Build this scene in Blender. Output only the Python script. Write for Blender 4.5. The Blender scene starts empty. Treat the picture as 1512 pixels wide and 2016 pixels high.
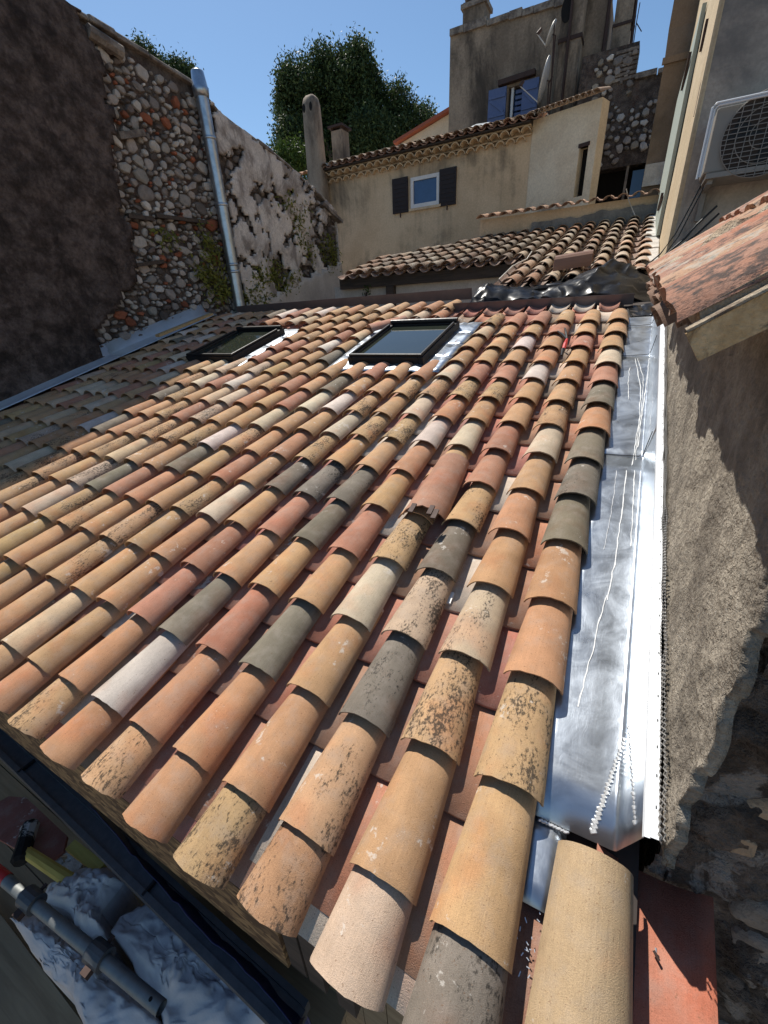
import bpy, math, random
import numpy as np
from mathutils import Vector, Matrix, noise as mnoise

random.seed(11)
rng = np.random.default_rng(11)
SC = bpy.context.scene
COL = SC.collection
R = math.radians

# ------------------------------------------------------------------ camera, sky, sun, exposure
CAM = np.array([0.0724, -0.1286, 1.3056])
FPX = 819.14                                   # focal length in photograph pixels (1512 x 2016)
_w = np.array([2.23484345, 0.436392304, -0.432558436])
_t = np.linalg.norm(_w); _k = _w / _t
_K = np.array([[0, -_k[2], _k[1]], [_k[2], 0, -_k[0]], [-_k[1], _k[0], 0]])
_RM = np.eye(3) + math.sin(_t) * _K + (1 - math.cos(_t)) * _K @ _K
SLOPE = R(15.3156)
_Z = np.array([0, math.sin(SLOPE), math.cos(SLOPE)]); _X = np.array([1.0, 0, 0]); _Y = np.cross(_Z, _X)
_R2W = np.stack([_X, _Y, _Z], 0)
CM = _R2W @ _RM.T                              # camera axes (right, down, forward) in world space
UP = np.array([0, math.cos(SLOPE), math.sin(SLOPE)])
NR = np.array([0, -math.sin(SLOPE), math.cos(SLOPE)])

cam_d = bpy.data.cameras.new('camera'); cam = bpy.data.objects.new('camera', cam_d); COL.objects.link(cam)
cam_d.sensor_fit = 'VERTICAL'; cam_d.sensor_height = 36.0; cam_d.lens = FPX / 2016 * 36.0
cam_d.clip_start = 0.02; cam_d.clip_end = 2000
m4 = Matrix.Identity(4)
for i in range(3):
    m4[i][0] = CM[i, 0]; m4[i][1] = -CM[i, 1]; m4[i][2] = -CM[i, 2]; m4[i][3] = CAM[i]
cam.matrix_world = m4
SC.camera = cam

SUN = np.array([-1.0, 0.80, 1.88]); SUN /= np.linalg.norm(SUN)
world = bpy.data.worlds.new('World'); SC.world = world; world.use_nodes = True
wn = world.node_tree.nodes; wl = world.node_tree.links
sky = wn.new('ShaderNodeTexSky'); sky.sky_type = 'NISHITA'; sky.sun_disc = False
sky.sun_elevation = math.asin(SUN[2]); sky.sun_rotation = math.atan2(SUN[0], SUN[1])
sky.altitude = 300; sky.air_density = 1.0; sky.dust_density = 0.4; sky.ozone_density = 1.2
bg = wn['Background']; bg.inputs[1].default_value = 0.088
tn = wn.new('ShaderNodeMix'); tn.data_type = 'RGBA'; tn.blend_type = 'MULTIPLY'; tn.inputs[0].default_value = 1.0; tn.inputs[7].default_value = (0.86, 1.02, 1.10, 1)
wl.new(sky.outputs[0], tn.inputs[6]); wl.new(tn.outputs[2], bg.inputs[0])
sun_d = bpy.data.lights.new('sun', 'SUN'); sun_d.energy = 5.0; sun_d.angle = R(0.53); sun_d.color = (1.0, 0.95, 0.87)
sun = bpy.data.objects.new('sun', sun_d); COL.objects.link(sun)
sun.rotation_euler = Vector(-SUN).to_track_quat('-Z', 'Y').to_euler()
sun.location = (-8, 6, 20)
SC.view_settings.view_transform = 'Standard'; SC.view_settings.look = 'None'
SC.view_settings.exposure = 0.33; SC.view_settings.gamma = 1.0
SC.view_settings.use_curve_mapping = False

# ------------------------------------------------------------------ places in the world from sight lines
def ray(x, y):
    return CM @ np.array([(x - 756) / FPX, (y - 1008) / FPX, 1.0])
def onX(x, y, v): d = ray(x, y); return CAM + d * (v - CAM[0]) / d[0]
def onY(x, y, v): d = ray(x, y); return CAM + d * (v - CAM[1]) / d[1]
def onZ(x, y, v): d = ray(x, y); return CAM + d * (v - CAM[2]) / d[2]
def onT(x, y, t): return CAM + ray(x, y) * t
def onP(x, y, p0, n):
    d = ray(x, y); return CAM + d * ((np.asarray(p0) - CAM) @ np.asarray(n)) / (d @ np.asarray(n))
def RP(x, s, h=0.0):                            # a point of the main roof: across, up the slope, above it
    return np.array([x, 0, 0]) + UP * s + NR * h
def pix(P):
    d = CM.T @ (np.asarray(P, float) - CAM); return 756 + FPX * d[0] / d[2], 1008 + FPX * d[1] / d[2], d[2]

# ------------------------------------------------------------------ mesh helpers
class MB:
    def __init__(s): s.v = []; s.f = []; s.m = []; s.c = []
    def add(s, vs, fs, mi=0, col=None):
        b = len(s.v); s.v += [tuple(map(float, p)) for p in vs]
        for f in fs: s.f.append(tuple(i + b for i in f)); s.m.append(mi); s.c.append(col)
        return b
    def hexa(s, p, mi=0, col=None):             # 8 points: bottom ring then top ring
        s.add(p, [(3, 2, 1, 0), (4, 5, 6, 7), (0, 1, 5, 4), (1, 2, 6, 5), (2, 3, 7, 6), (3, 0, 4, 7)], mi, col)
    def box(s, x0, x1, y0, y1, z0, z1, mi=0, col=None):
        s.hexa([(x0, y0, z0), (x1, y0, z0), (x1, y1, z0), (x0, y1, z0), (x0, y0, z1), (x1, y0, z1), (x1, y1, z1), (x0, y1, z1)], mi, col)
    def obox(s, c, ax, ay, az, hx, hy, hz, mi=0):  # oriented box
        c, ax, ay, az = map(lambda q: np.asarray(q, float), (c, ax, ay, az))
        p = [c + sx * hx * ax + sy * hy * ay + sz * hz * az for sz in (-1, 1) for sx, sy in ((-1, -1), (1, -1), (1, 1), (-1, 1))]
        s.hexa(p, mi)
    def beam(s, a, b, w, h, mi=0, up=(0, 0, 1)):
        a = np.asarray(a, float); b = np.asarray(b, float); d = b - a; L = np.linalg.norm(d); d /= L
        side = np.cross(d, up); side /= np.linalg.norm(side); u = np.cross(side, d)
        s.obox((a + b) / 2, d, side, u, L / 2, w / 2, h / 2, mi)
    def tube(s, pts, r, n=8, mi=0, cap=True):
        pts = [np.asarray(p, float) for p in pts]; rr = r if hasattr(r, '__len__') else [r] * len(pts)
        rings = []; ref = np.array([0.31, 0.22, 0.93])
        for i, p in enumerate(pts):
            d = pts[min(i + 1, len(pts) - 1)] - pts[max(i - 1, 0)]; d /= np.linalg.norm(d) + 1e-12
            a = np.cross(d, ref); a /= np.linalg.norm(a) + 1e-12; b = np.cross(d, a)
            rings.append([p + rr[i] * (math.cos(2 * math.pi * k / n) * a + math.sin(2 * math.pi * k / n) * b) for k in range(n)])
        base = len(s.v); vs = [q for ring in rings for q in ring]
        fs = [(i * n + k, i * n + (k + 1) % n, (i + 1) * n + (k + 1) % n, (i + 1) * n + k) for i in range(len(pts) - 1) for k in range(n)]
        if cap: fs += [tuple(range(n))[::-1], tuple((len(pts) - 1) * n + k for k in range(n))]
        s.add(vs, fs, mi)
    def grid(s, P, mi=0, keep=None, col=None):   # P[i][j] points
        ni, nj = len(P), len(P[0])
        fs = [(i * nj + j, i * nj + j + 1, (i + 1) * nj + j + 1, (i + 1) * nj + j) for i in range(ni - 1) for j in range(nj - 1) if keep is None or keep(i, j)]
        s.add([P[i][j] for i in range(ni) for j in range(nj)], fs, mi, col)
    def mesh(s, name, mats, smooth=False):
        me = bpy.data.meshes.new(name); me.from_pydata(s.v, [], s.f); 
        for m in (mats if isinstance(mats, (list, tuple)) else [mats]): me.materials.append(m)
        if any(s.m): me.polygons.foreach_set('material_index', s.m)
        if any(c is not None for c in s.c):
            a = me.attributes.new('tint', 'FLOAT_COLOR', 'FACE')
            a.data.foreach_set('color', [x for c in s.c for x in (c if c is not None else (1, 1, 1, 0))])
        if smooth: me.polygons.foreach_set('use_smooth', [True] * len(s.f))
        me.update(); return me
    def build(s, name, mats, parent=None, smooth=False):
        return link(name, s.mesh(name, mats, smooth), parent)

def link(name, me, parent=None, mat=None):
    o = bpy.data.objects.new(name, me); COL.objects.link(o)
    if parent is not None: o.parent = parent
    if mat is not None: o.matrix_basis = mat
    return o
def tag(o, label=None, cat=None, group=None, kind=None):
    for k, v in (('label', label), ('category', cat), ('group', group), ('kind', kind)):
        if v: o[k] = v
    return o
def thing(name, label, cat, loc=(0, 0, 0), group=None):
    o = bpy.data.objects.new(name, None); COL.objects.link(o); o.empty_display_size = 0.1
    return tag(o, label, cat, group)             # parts carry world coordinates, so the Empty stays at the origin of the plan
def frame(o, x, y, z):                           # matrix from origin and three axes
    m = Matrix.Identity(4)
    for i in range(3): m[i][0] = x[i]; m[i][1] = y[i]; m[i][2] = z[i]; m[i][3] = o[i]
    return m
def smooth(o):
    o.data.polygons.foreach_set('use_smooth', [True] * len(o.data.polygons)); return o
def fbm(x, y, z=0.0, o=4): return mnoise.fractal(Vector((x, y, z)), 1.0, 2.0, o)

# ------------------------------------------------------------------ materials
def newmat(name):
    m = bpy.data.materials.new(name); m.use_nodes = True
    nt = m.node_tree; return m, nt, nt.nodes, nt.links, nt.nodes['Principled BSDF']
def nd(N, t, **kw):
    n = N.new(t)
    for k, v in kw.items(): setattr(n, k, v)
    return n
def math_(N, L, op, a, b=None, clamp=False):
    n = N.new('ShaderNodeMath'); n.operation = op; n.use_clamp = clamp
    for i, q in enumerate((a, b)):
        if q is None: continue
        if hasattr(q, 'links'): L.new(q, n.inputs[i])
        else: n.inputs[i].default_value = q
    return n.outputs[0]
def mix_(N, L, f, a, b, blend='MIX'):
    n = N.new('ShaderNodeMix'); n.data_type = 'RGBA'; n.blend_type = blend
    for q, i in ((f, 0), (a, 6), (b, 7)):
        if hasattr(q, 'links'): L.new(q, n.inputs[i])
        elif i == 0: n.inputs[0].default_value = q
        else: n.inputs[i].default_value = (*q[:3], 1)
    return n.outputs[2]
def noise_(N, L, vec, scale, detail=4, rough=0.55, dist=0.0):
    n = N.new('ShaderNodeTexNoise'); n.inputs['Scale'].default_value = scale; n.inputs['Detail'].default_value = detail
    n.inputs['Roughness'].default_value = rough; n.inputs['Distortion'].default_value = dist
    if vec is not None: L.new(vec, n.inputs['Vector'])
    return n.outputs['Fac']
def ramp_(N, L, f, lo, hi):                      # smooth step lo..hi -> 0..1
    n = N.new('ShaderNodeMapRange'); n.interpolation_type = 'SMOOTHSTEP'
    n.inputs[1].default_value = lo; n.inputs[2].default_value = hi; L.new(f, n.inputs[0]); return n.outputs[0]
def bump_(N, L, h, strength, dist, bsdf, prev=None):
    b = N.new('ShaderNodeBump'); b.inputs['Strength'].default_value = strength; b.inputs['Distance'].default_value = dist
    L.new(h, b.inputs['Height'])
    if prev is not None: L.new(prev, b.inputs['Normal'])
    if bsdf is not None: L.new(b.outputs[0], bsdf.inputs['Normal'])
    return b.outputs[0]
def stretch_(N, L, vec, sc):
    n = N.new('ShaderNodeVectorMath'); n.operation = 'MULTIPLY'; L.new(vec, n.inputs[0]); n.inputs[1].default_value = sc; return n.outputs[0]

def tile_material(name, attr=False, speck=(0.03, 0.026, 0.022), old=False, scale=1.0, bump=0.8):
    m, nt, N, L, B = newmat(name)
    tc = N.new('ShaderNodeTexCoord'); oi = N.new('ShaderNodeObjectInfo')
    if attr:
        at = nd(N, 'ShaderNodeAttribute', attribute_name='tint'); base, alpha = at.outputs['Color'], at.outputs['Alpha']
        vec = tc.outputs['Object']
    else:
        base, alpha = oi.outputs['Color'], oi.outputs['Alpha']
        off = math_(N, L, 'MULTIPLY', oi.outputs['Random'], 91.0)
        va = N.new('ShaderNodeVectorMath'); va.operation = 'ADD'; L.new(tc.outputs['Object'], va.inputs[0])
        cb = N.new('ShaderNodeCombineXYZ'); L.new(off, cb.inputs[0]); L.new(off, cb.inputs[2]); L.new(cb.outputs[0], va.inputs[1]); vec = va.outputs[0]
    tone = noise_(N, L, vec, 9 * scale, 4, 0.6)
    streak = noise_(N, L, stretch_(N, L, vec, (330 * scale, 5 * scale, 120 * scale)), 1.0, 4, 0.65)
    grain = noise_(N, L, vec, 430 * scale, 3, 0.75)
    mid = noise_(N, L, vec, 45 * scale, 5, 0.65)
    k = math_(N, L, 'MULTIPLY_ADD', tone, 0.85); N[k.node.name].inputs[2].default_value = 0.575
    k2 = math_(N, L, 'MULTIPLY_ADD', streak, 0.35); N[k2.node.name].inputs[2].default_value = 0.825
    k3 = math_(N, L, 'MULTIPLY_ADD', grain, 0.9); N[k3.node.name].inputs[2].default_value = 0.55
    kk = math_(N, L, 'MULTIPLY', math_(N, L, 'MULTIPLY', k, k2), k3)
    cc = N.new('ShaderNodeVectorMath'); cc.operation = 'SCALE'; L.new(base, cc.inputs[0]); L.new(kk, cc.inputs[3])
    col = cc.outputs[0]
    # warm blush on some of the surface
    blush = ramp_(N, L, noise_(N, L, vec, 5.5 * scale, 3, 0.5), 0.5, 0.72)
    col = mix_(N, L, math_(N, L, 'MULTIPLY', blush, 0.65), col, (1.06, 0.80, 0.70), 'MULTIPLY')
    dust = ramp_(N, L, noise_(N, L, vec, 17 * scale, 5, 0.65), 0.42, 0.75)
    col = mix_(N, L, math_(N, L, 'MULTIPLY', dust, 0.30), col, (0.36, 0.31, 0.265))
    # black lichen: fine spots gathered in bigger clouds, more of them where the tile's alpha is high
    sp = noise_(N, L, stretch_(N, L, vec, (1, .6, 1)), 125 * scale, 5, 0.7)
    cloud = noise_(N, L, stretch_(N, L, vec, (1, 0.4, 1)), 13 * scale, 3, 0.6)
    th = math_(N, L, 'MULTIPLY_ADD', alpha, -0.34); N[th.node.name].inputs[2].default_value = 0.86
    f = math_(N, L, 'ADD', sp, math_(N, L, 'MULTIPLY', math_(N, L, 'SUBTRACT', cloud, 0.5), 0.75))
    f = math_(N, L, 'MULTIPLY', math_(N, L, 'SUBTRACT', f, th), 8.0, True)
    col = mix_(N, L, math_(N, L, 'MULTIPLY', f, 0.86), col, speck)
    pit = math_(N, L, 'MULTIPLY', math_(N, L, 'SUBTRACT', noise_(N, L, vec, 190 * scale, 2, 0.5), 0.655), 18.0, True)
    col = mix_(N, L, math_(N, L, 'MULTIPLY', pit, 0.55), col, (0.16, 0.08, 0.04), 'MIX')
    # pale mortar and lime splashes
    wsp = noise_(N, L, vec, 30 * scale, 5, 0.7); wcl = noise_(N, L, vec, 6 * scale, 2, 0.5)
    w = math_(N, L, 'ADD', wsp, math_(N, L, 'MULTIPLY', math_(N, L, 'SUBTRACT', wcl, 0.5), 0.9))
    w = math_(N, L, 'MULTIPLY', math_(N, L, 'SUBTRACT', w, 0.60 if old else 0.715), 16.0, True)
    col = mix_(N, L, math_(N, L, 'MULTIPLY', w, 0.55), col, (0.42, 0.40, 0.34) if old else (0.62, 0.58, 0.52))
    L.new(col, B.inputs['Base Color']); B.inputs['Roughness'].default_value = 0.86; B.inputs['Specular IOR Level'].default_value = 0.25
    hh = math_(N, L, 'ADD', math_(N, L, 'MULTIPLY', grain, 0.8), math_(N, L, 'MULTIPLY', mid, 0.4))
    hh = math_(N, L, 'ADD', hh, math_(N, L, 'MULTIPLY', streak, 0.35))
    bump_(N, L, hh, bump, 0.0032 / scale, B)
    return m

def rough_material(name, c1, c2, scale=4.0, bump=0.5, bdist=0.02, stain=None, stain_amt=0.5, fine=60.0, rough=0.92, vert=1.0, streaks=0.0, sc_lo=0.45, sc_hi=0.7, contrast=0.7):
    """Render, plaster, mortar, stone: two colours in patches, fine grain, optional blotched stains and rain streaks."""
    m, nt, N, L, B = newmat(name)
    tc = N.new('ShaderNodeTexCoord'); vec = tc.outputs['Object']
    a = noise_(N, L, stretch_(N, L, vec, (1, 1, vert)), scale, 6, 0.62)
    g = noise_(N, L, vec, fine, 4, 0.7)
    col = mix_(N, L, ramp_(N, L, a, 0.35, 0.65), c1, c2)
    gv = math_(N, L, 'MULTIPLY_ADD', g, contrast); N[gv.node.name].inputs[2].default_value = 1 - contrast / 2
    sc = N.new('ShaderNodeVectorMath'); sc.operation = 'SCALE'; L.new(col, sc.inputs[0]); L.new(gv, sc.inputs[3]); col = sc.outputs[0]
    if stain is not None:
        b = noise_(N, L, stretch_(N, L, vec, (1, 1, vert * 0.8)), scale * 0.55, 7, 0.68, 0.4)
        if streaks:
            st = noise_(N, L, stretch_(N, L, vec, (9, 9, 0.5)), 1.0, 4, 0.6)
            b = math_(N, L, 'ADD', math_(N, L, 'MULTIPLY', b, 1 - streaks), math_(N, L, 'MULTIPLY', st, streaks))
        col = mix_(N, L, math_(N, L, 'MULTIPLY', ramp_(N, L, b, sc_lo, sc_hi), stain_amt), col, stain)
    L.new(col, B.inputs['Base Color']); B.inputs['Roughness'].default_value = rough; B.inputs['Specular IOR Level'].default_value = 0.2
    mid = noise_(N, L, vec, scale * 4.5, 5, 0.65)
    h = math_(N, L, 'ADD', math_(N, L, 'MULTIPLY', g, 0.35), mid)
    bump_(N, L, h, bump, bdist, B)
    return m

def plain(name, c, rough=0.6, metal=0.0, var=0.15, scale=12.0, spec=0.4, bump=0.0):
    m, nt, N, L, B = newmat(name)
    tc = N.new('ShaderNodeTexCoord'); n = noise_(N, L, tc.outputs['Object'], scale, 5, 0.6)
    col = mix_(N, L, n, [x * (1 - var) for x in c], [min(1, x * (1 + var)) for x in c])
    L.new(col, B.inputs['Base Color']); B.inputs['Roughness'].default_value = rough; B.inputs['Metallic'].default_value = metal
    B.inputs['Specular IOR Level'].default_value = spec
    rr = math_(N, L, 'MULTIPLY_ADD', noise_(N, L, tc.outputs['Object'], scale * 2.3, 4, 0.6), 0.3); N[rr.node.name].inputs[2].default_value = max(0.02, rough - 0.15)
    L.new(rr, B.inputs['Roughness'])
    if bump: bump_(N, L, noise_(N, L, tc.outputs['Object'], scale * 4, 4, 0.6), bump, 0.01, B)
    return m

def wood_material(name, c1, c2, axis=(1.5, 22, 22), rough=0.75):
    m, nt, N, L, B = newmat(name)
    tc = N.new('ShaderNodeTexCoord')
    n = noise_(N, L, stretch_(N, L, tc.outputs['Object'], axis), 1.5, 6, 0.62, 0.6)
    col = mix_(N, L, ramp_(N, L, n, 0.3, 0.7), c1, c2)
    L.new(col, B.inputs['Base Color']); B.inputs['Roughness'].default_value = rough; bump_(N, L, n, 0.25, 0.004, B)
    return m

def zinc_material(name, c=(0.50, 0.55, 0.61), rough=0.33):
    m, nt, N, L, B = newmat(name)
    tc = N.new('ShaderNodeTexCoord'); v = tc.outputs['Object']
    n = noise_(N, L, v, 7, 6, 0.65, 0.8); s = noise_(N, L, stretch_(N, L, v, (70, 6, 70)), 1.0, 5, 0.7, 1.5); d = noise_(N, L, v, 2.2, 4, 0.6)
    col = mix_(N, L, ramp_(N, L, n, 0.35, 0.65), [x * 0.72 for x in c], c)
    col = mix_(N, L, math_(N, L, 'MULTIPLY', ramp_(N, L, d, 0.5, 0.75), 0.5), col, (0.45, 0.47, 0.48))
    scr = ramp_(N, L, s, 0.62, 0.74)
    col = mix_(N, L, math_(N, L, 'MULTIPLY', scr, 0.6), col, (0.70, 0.72, 0.73))
    L.new(col, B.inputs['Base Color']); B.inputs['Metallic'].default_value = 0.9
    r = math_(N, L, 'MULTIPLY_ADD', n, 0.30); N[r.node.name].inputs[2].default_value = rough - 0.16
    L.new(r, B.inputs['Roughness'])
    bump_(N, L, math_(N, L, 'ADD', noise_(N, L, v, 5, 3, 0.5), math_(N, L, 'MULTIPLY', s, 0.06)), 0.22, 0.02, B)
    return m

def leaf_material(name, c1, c2):
    m, nt, N, L, B = newmat(name)
    at = nd(N, 'ShaderNodeAttribute', attribute_name='tint')
    sep = N.new('ShaderNodeSeparateColor'); L.new(at.outputs['Color'], sep.inputs[0])
    col = mix_(N, L, sep.outputs[0], c1, c2)
    L.new(col, B.inputs['Base Color']); B.inputs['Roughness'].default_value = 0.6; B.inputs['Specular IOR Level'].default_value = 0.22
    tr = N.new('ShaderNodeBsdfTranslucent'); L.new(col, tr.inputs[0])
    mx = N.new('ShaderNodeMixShader'); mx.inputs[0].default_value = 0.2
    L.new(B.outputs[0], mx.inputs[1]); L.new(tr.outputs[0], mx.inputs[2]); L.new(mx.outputs[0], N['Material Output'].inputs[0])
    return m

def stone_material(name):                        # colour comes from each stone's own object colour
    m, nt, N, L, B = newmat(name)
    tc = N.new('ShaderNodeTexCoord'); oi = N.new('ShaderNodeObjectInfo')
    ge = N.new('ShaderNodeNewGeometry'); v = ge.outputs['Position']
    n = noise_(N, L, v, 16, 6, 0.68); g = noise_(N, L, v, 90, 4, 0.7)
    k = math_(N, L, 'MULTIPLY_ADD', n, 1.0); N[k.node.name].inputs[2].default_value = 0.5
    s = N.new('ShaderNodeVectorMath'); s.operation = 'SCALE'; L.new(oi.outputs['Color'], s.inputs[0]); L.new(k, s.inputs[3])
    col = mix_(N, L, math_(N, L, 'MULTIPLY', ramp_(N, L, g, 0.55, 0.75), 0.5), s.outputs[0], (0.05, 0.042, 0.038))
    L.new(col, B.inputs['Base Color']); B.inputs['Roughness'].default_value = 0.9; B.inputs['Specular IOR Level'].default_value = 0.2
    bump_(N, L, math_(N, L, 'ADD', n, math_(N, L, 'MULTIPLY', g, 0.4)), 0.7, 0.03, B)
    return m

def glass_material(name, c=(0.015, 0.02, 0.022), rough=0.03, spec=0.6):
    m, nt, N, L, B = newmat(name)
    tc = N.new('ShaderNodeTexCoord'); n = noise_(N, L, tc.outputs['Object'], 6, 5, 0.6)
    L.new(mix_(N, L, n, c, [x * 1.6 for x in c]), B.inputs['Base Color'])
    B.inputs['Roughness'].default_value = rough; B.inputs['Specular IOR Level'].default_value = spec; B.inputs['IOR'].default_value = 1.52
    return m

M = {}
M['tile'] = tile_material('clay_tile')
M['tile_far'] = tile_material('clay_tile_joined', attr=True)
M['old_tile'] = tile_material('weathered_tile', old=True, scale=0.7)
M['old_tile_far'] = tile_material('weathered_tile_joined', attr=True, old=True, scale=0.7)
M['deck'] = plain('dark_underlay', (0.05, 0.04, 0.035), 0.9)
def chip_material(name):
    m, nt, N, L, B = newmat(name); tc = N.new('ShaderNodeTexCoord')
    v = N.new('ShaderNodeTexVoronoi'); v.inputs['Scale'].default_value = 1.0; L.new(stretch_(N, L, tc.outputs['Object'], (28, 60, 60)), v.inputs['Vector'])
    sp = N.new('ShaderNodeSeparateColor'); L.new(v.outputs['Color'], sp.inputs[0])
    n = noise_(N, L, stretch_(N, L, tc.outputs['Object'], (20, 120, 120)), 1.0, 4, .6)
    f = math_(N, L, 'MULTIPLY', sp.outputs[0], n)
    L.new(mix_(N, L, ramp_(N, L, f, .05, .55), (0.10, 0.05, 0.02), (0.36, 0.21, 0.09)), B.inputs['Base Color']); B.inputs['Roughness'].default_value = .8
    bump_(N, L, f, .4, .004, B); return m
M['osb'] = chip_material('chip_board')
M['zinc'] = zinc_material('zinc_sheet')
M['zinc_dull'] = zinc_material('zinc_dull', (0.45, 0.47, 0.5), 0.42)
M['galva'] = zinc_material('galvanised_steel', (0.5, 0.55, 0.6), 0.36)
M['strip_metal'] = plain('pale_strip_metal', (0.62, 0.66, 0.70), 0.42, 0.5, 0.2, 5)
M['galva_dark'] = plain('dirty_steel', (0.10, 0.105, 0.11), 0.5, 0.6, 0.4, 30)
M['tube'] = plain('dusty_galvanised_tube', (0.20, 0.21, 0.205), 0.55, 0.5, 0.35, 25)
M['alu'] = plain('white_aluminium', (0.62, 0.64, 0.66), 0.5, 0.15, 0.06, 30)
M['solder'] = plain('solder', (0.75, 0.75, 0.74), 0.35, 0.8, 0.2, 60)
M['mesh'] = plain('steel_mesh', (0.5, 0.48, 0.45), 0.5, 0.7, 0.2, 60)
M['ridge_metal'] = plain('painted_metal', (0.19, 0.15, 0.145), 0.38, 0.4, 0.3, 6)
M['black_plastic'] = plain('black_sheet', (0.008, 0.008, 0.009), 0.32, 0.0, 0.3, 8, 0.2)
M['black'] = plain('black_paint', (0.011, 0.011, 0.012), 0.45, 0.0, 0.2, 20, 0.3)
M['glass'] = glass_material('dark_glass', (0.02, 0.024, 0.018), 0.02, 0.7)
M['blue_glass'] = glass_material('window_glass', (0.03, 0.07, 0.16), 0.08)
M['stone'] = stone_material('rubble_stone')
M['brown_render'] = rough_material('brown_render', (0.09, 0.066, 0.055), (0.22, 0.165, 0.14), 6.0, 1.0, 0.09, (0.035, 0.026, 0.023), 0.8, 26, contrast=1.7)
M['rubble_mortar'] = rough_material('rubble_mortar', (0.075, 0.058, 0.05), (0.18, 0.145, 0.122), 7, 1.0, 0.06, (0.16, 0.07, 0.045), 0.4, 50, contrast=1.2, sc_lo=.52, sc_hi=.66)
M['white_plaster'] = rough_material('white_plaster', (0.55, 0.49, 0.44), (0.68, 0.62, 0.56), 3.5, 0.5, 0.03, (0.20, 0.165, 0.145), 0.8, 40, sc_lo=0.47, sc_hi=0.62, contrast=1.1)
M['smooth_white'] = rough_material('smooth_white_wall', (0.52, 0.46, 0.40), (0.62, 0.56, 0.5), 1.8, 0.2, 0.01, (0.25, 0.22, 0.2), 0.4, 40)
M['coping'] = rough_material('coping_mortar', (0.16, 0.13, 0.11), (0.34, 0.29, 0.24), 7, 0.8, 0.03, (0.05, 0.042, 0.036), 0.6, 50)
M['tan_wall'] = rough_material('tan_plaster', (0.56, 0.42, 0.27), (0.66, 0.51, 0.34), 1.2, 0.25, 0.015, (0.10, 0.085, 0.065), 0.8, 30, streaks=0.22, sc_lo=0.48, sc_hi=0.68)
M['cream_wall'] = rough_material('cream_plaster', (0.66, 0.55, 0.40), (0.75, 0.65, 0.49), 2.0, 0.4, 0.02, (0.16, 0.11, 0.08), 0.7, 30, sc_lo=0.58, sc_hi=0.68)
M['tower_wall'] = rough_material('aged_brown_plaster', (0.19, 0.148, 0.11), (0.36, 0.28, 0.205), 1.4, 0.6, 0.03, (0.05, 0.042, 0.036), 0.85, 22, vert=0.5, sc_lo=0.46, sc_hi=0.62, contrast=1.2)
M['dark_wall'] = rough_material('dark_brown_plaster', (0.16, 0.118, 0.08), (0.22, 0.165, 0.12), 1.6, 0.4, 0.02, (0.06, 0.05, 0.042), 0.5, 40)
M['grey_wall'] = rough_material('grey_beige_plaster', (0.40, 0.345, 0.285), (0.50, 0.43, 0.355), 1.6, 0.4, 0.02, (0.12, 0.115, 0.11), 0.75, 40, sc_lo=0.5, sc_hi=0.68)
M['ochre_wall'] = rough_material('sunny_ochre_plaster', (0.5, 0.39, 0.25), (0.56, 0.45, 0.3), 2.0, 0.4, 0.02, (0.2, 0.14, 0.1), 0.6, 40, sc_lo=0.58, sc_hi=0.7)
M['chimney_wall'] = rough_material('chimney_plaster', (0.25, 0.195, 0.145), (0.36, 0.29, 0.22), 3, .6, .02, (.10, .08, .065), .8, 30, vert=.4, sc_lo=.48, sc_hi=.62)
M['cement'] = rough_material('grey_cement', (0.15, 0.15, 0.145), (0.24, 0.235, 0.22), 2.5, 0.5, 0.02, (0.09, 0.085, 0.08), 0.6, 40)
M['pale_cement'] = rough_material('pale_cement', (0.46, 0.43, 0.39), (0.6, 0.57, 0.52), 5, 0.6, 0.02, (0.25, 0.23, 0.2), 0.5, 50)
M['raw_render'] = rough_material('raw_cement_render', (0.27, 0.235, 0.19), (0.41, 0.36, 0.29), 8, 1.0, 0.03, (0.13, 0.11, 0.088), 0.7, 90, contrast=1.1)
M['dark_stonework'] = rough_material('dark_masonry', (0.09, 0.068, 0.054), (0.20, 0.155, 0.125), 9, 1.0, 0.06, (0.44, 0.38, 0.33), 0.75, 60, sc_lo=.54, sc_hi=.60, contrast=1.3)
M['red_mortar'] = tile_material('red_weathered_clay', old=True, scale=0.6, speck=(0.05, 0.046, 0.043), bump=0.45)
M['eave_mortar'] = rough_material('eave_mortar', (0.36, 0.27, 0.19), (0.5, 0.42, 0.31), 14, 1.0, .02, (0.10, 0.06, 0.045), .8, 70, sc_lo=.5, sc_hi=.6)
M['verge'] = rough_material('verge_board', (0.50, 0.33, 0.17), (0.66, 0.47, 0.27), 26, 0.8, 0.01, (0.07, 0.045, 0.028), 0.7, 160, sc_lo=0.5, sc_hi=0.6)
M['new_wood'] = wood_material('new_wood', (0.42, 0.26, 0.11), (0.58, 0.40, 0.2))
M['old_wood'] = wood_material('dark_wood', (0.035, 0.025, 0.018), (0.08, 0.055, 0.04))
M['plank'] = wood_material('scaffold_plank', (0.23, 0.16, 0.09), (0.33, 0.24, 0.14))
M['white_frame'] = plain('white_frame', (0.72, 0.71, 0.69), 0.5)
M['dark_shutter'] = plain('dark_shutter', (0.022, 0.014, 0.013), 0.6)
M['blue_shutter'] = plain('blue_shutter', (0.10, 0.14, 0.275), 0.6, 0, 0.2)
M['green_shutter'] = plain('pale_green_shutter', (0.34, 0.38, 0.33), 0.7)
M['ac_white'] = plain('appliance_white', (0.25, 0.23, 0.20), 0.5, 0, 0.08)
M['dark_hole'] = plain('dark_recess', (0.008, 0.007, 0.006), 0.9)
M['cable'] = plain('black_cable', (0.012, 0.012, 0.012), 0.5)
M['dish'] = plain('dish_metal', (0.5, 0.48, 0.45), 0.45, 0.2)
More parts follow.
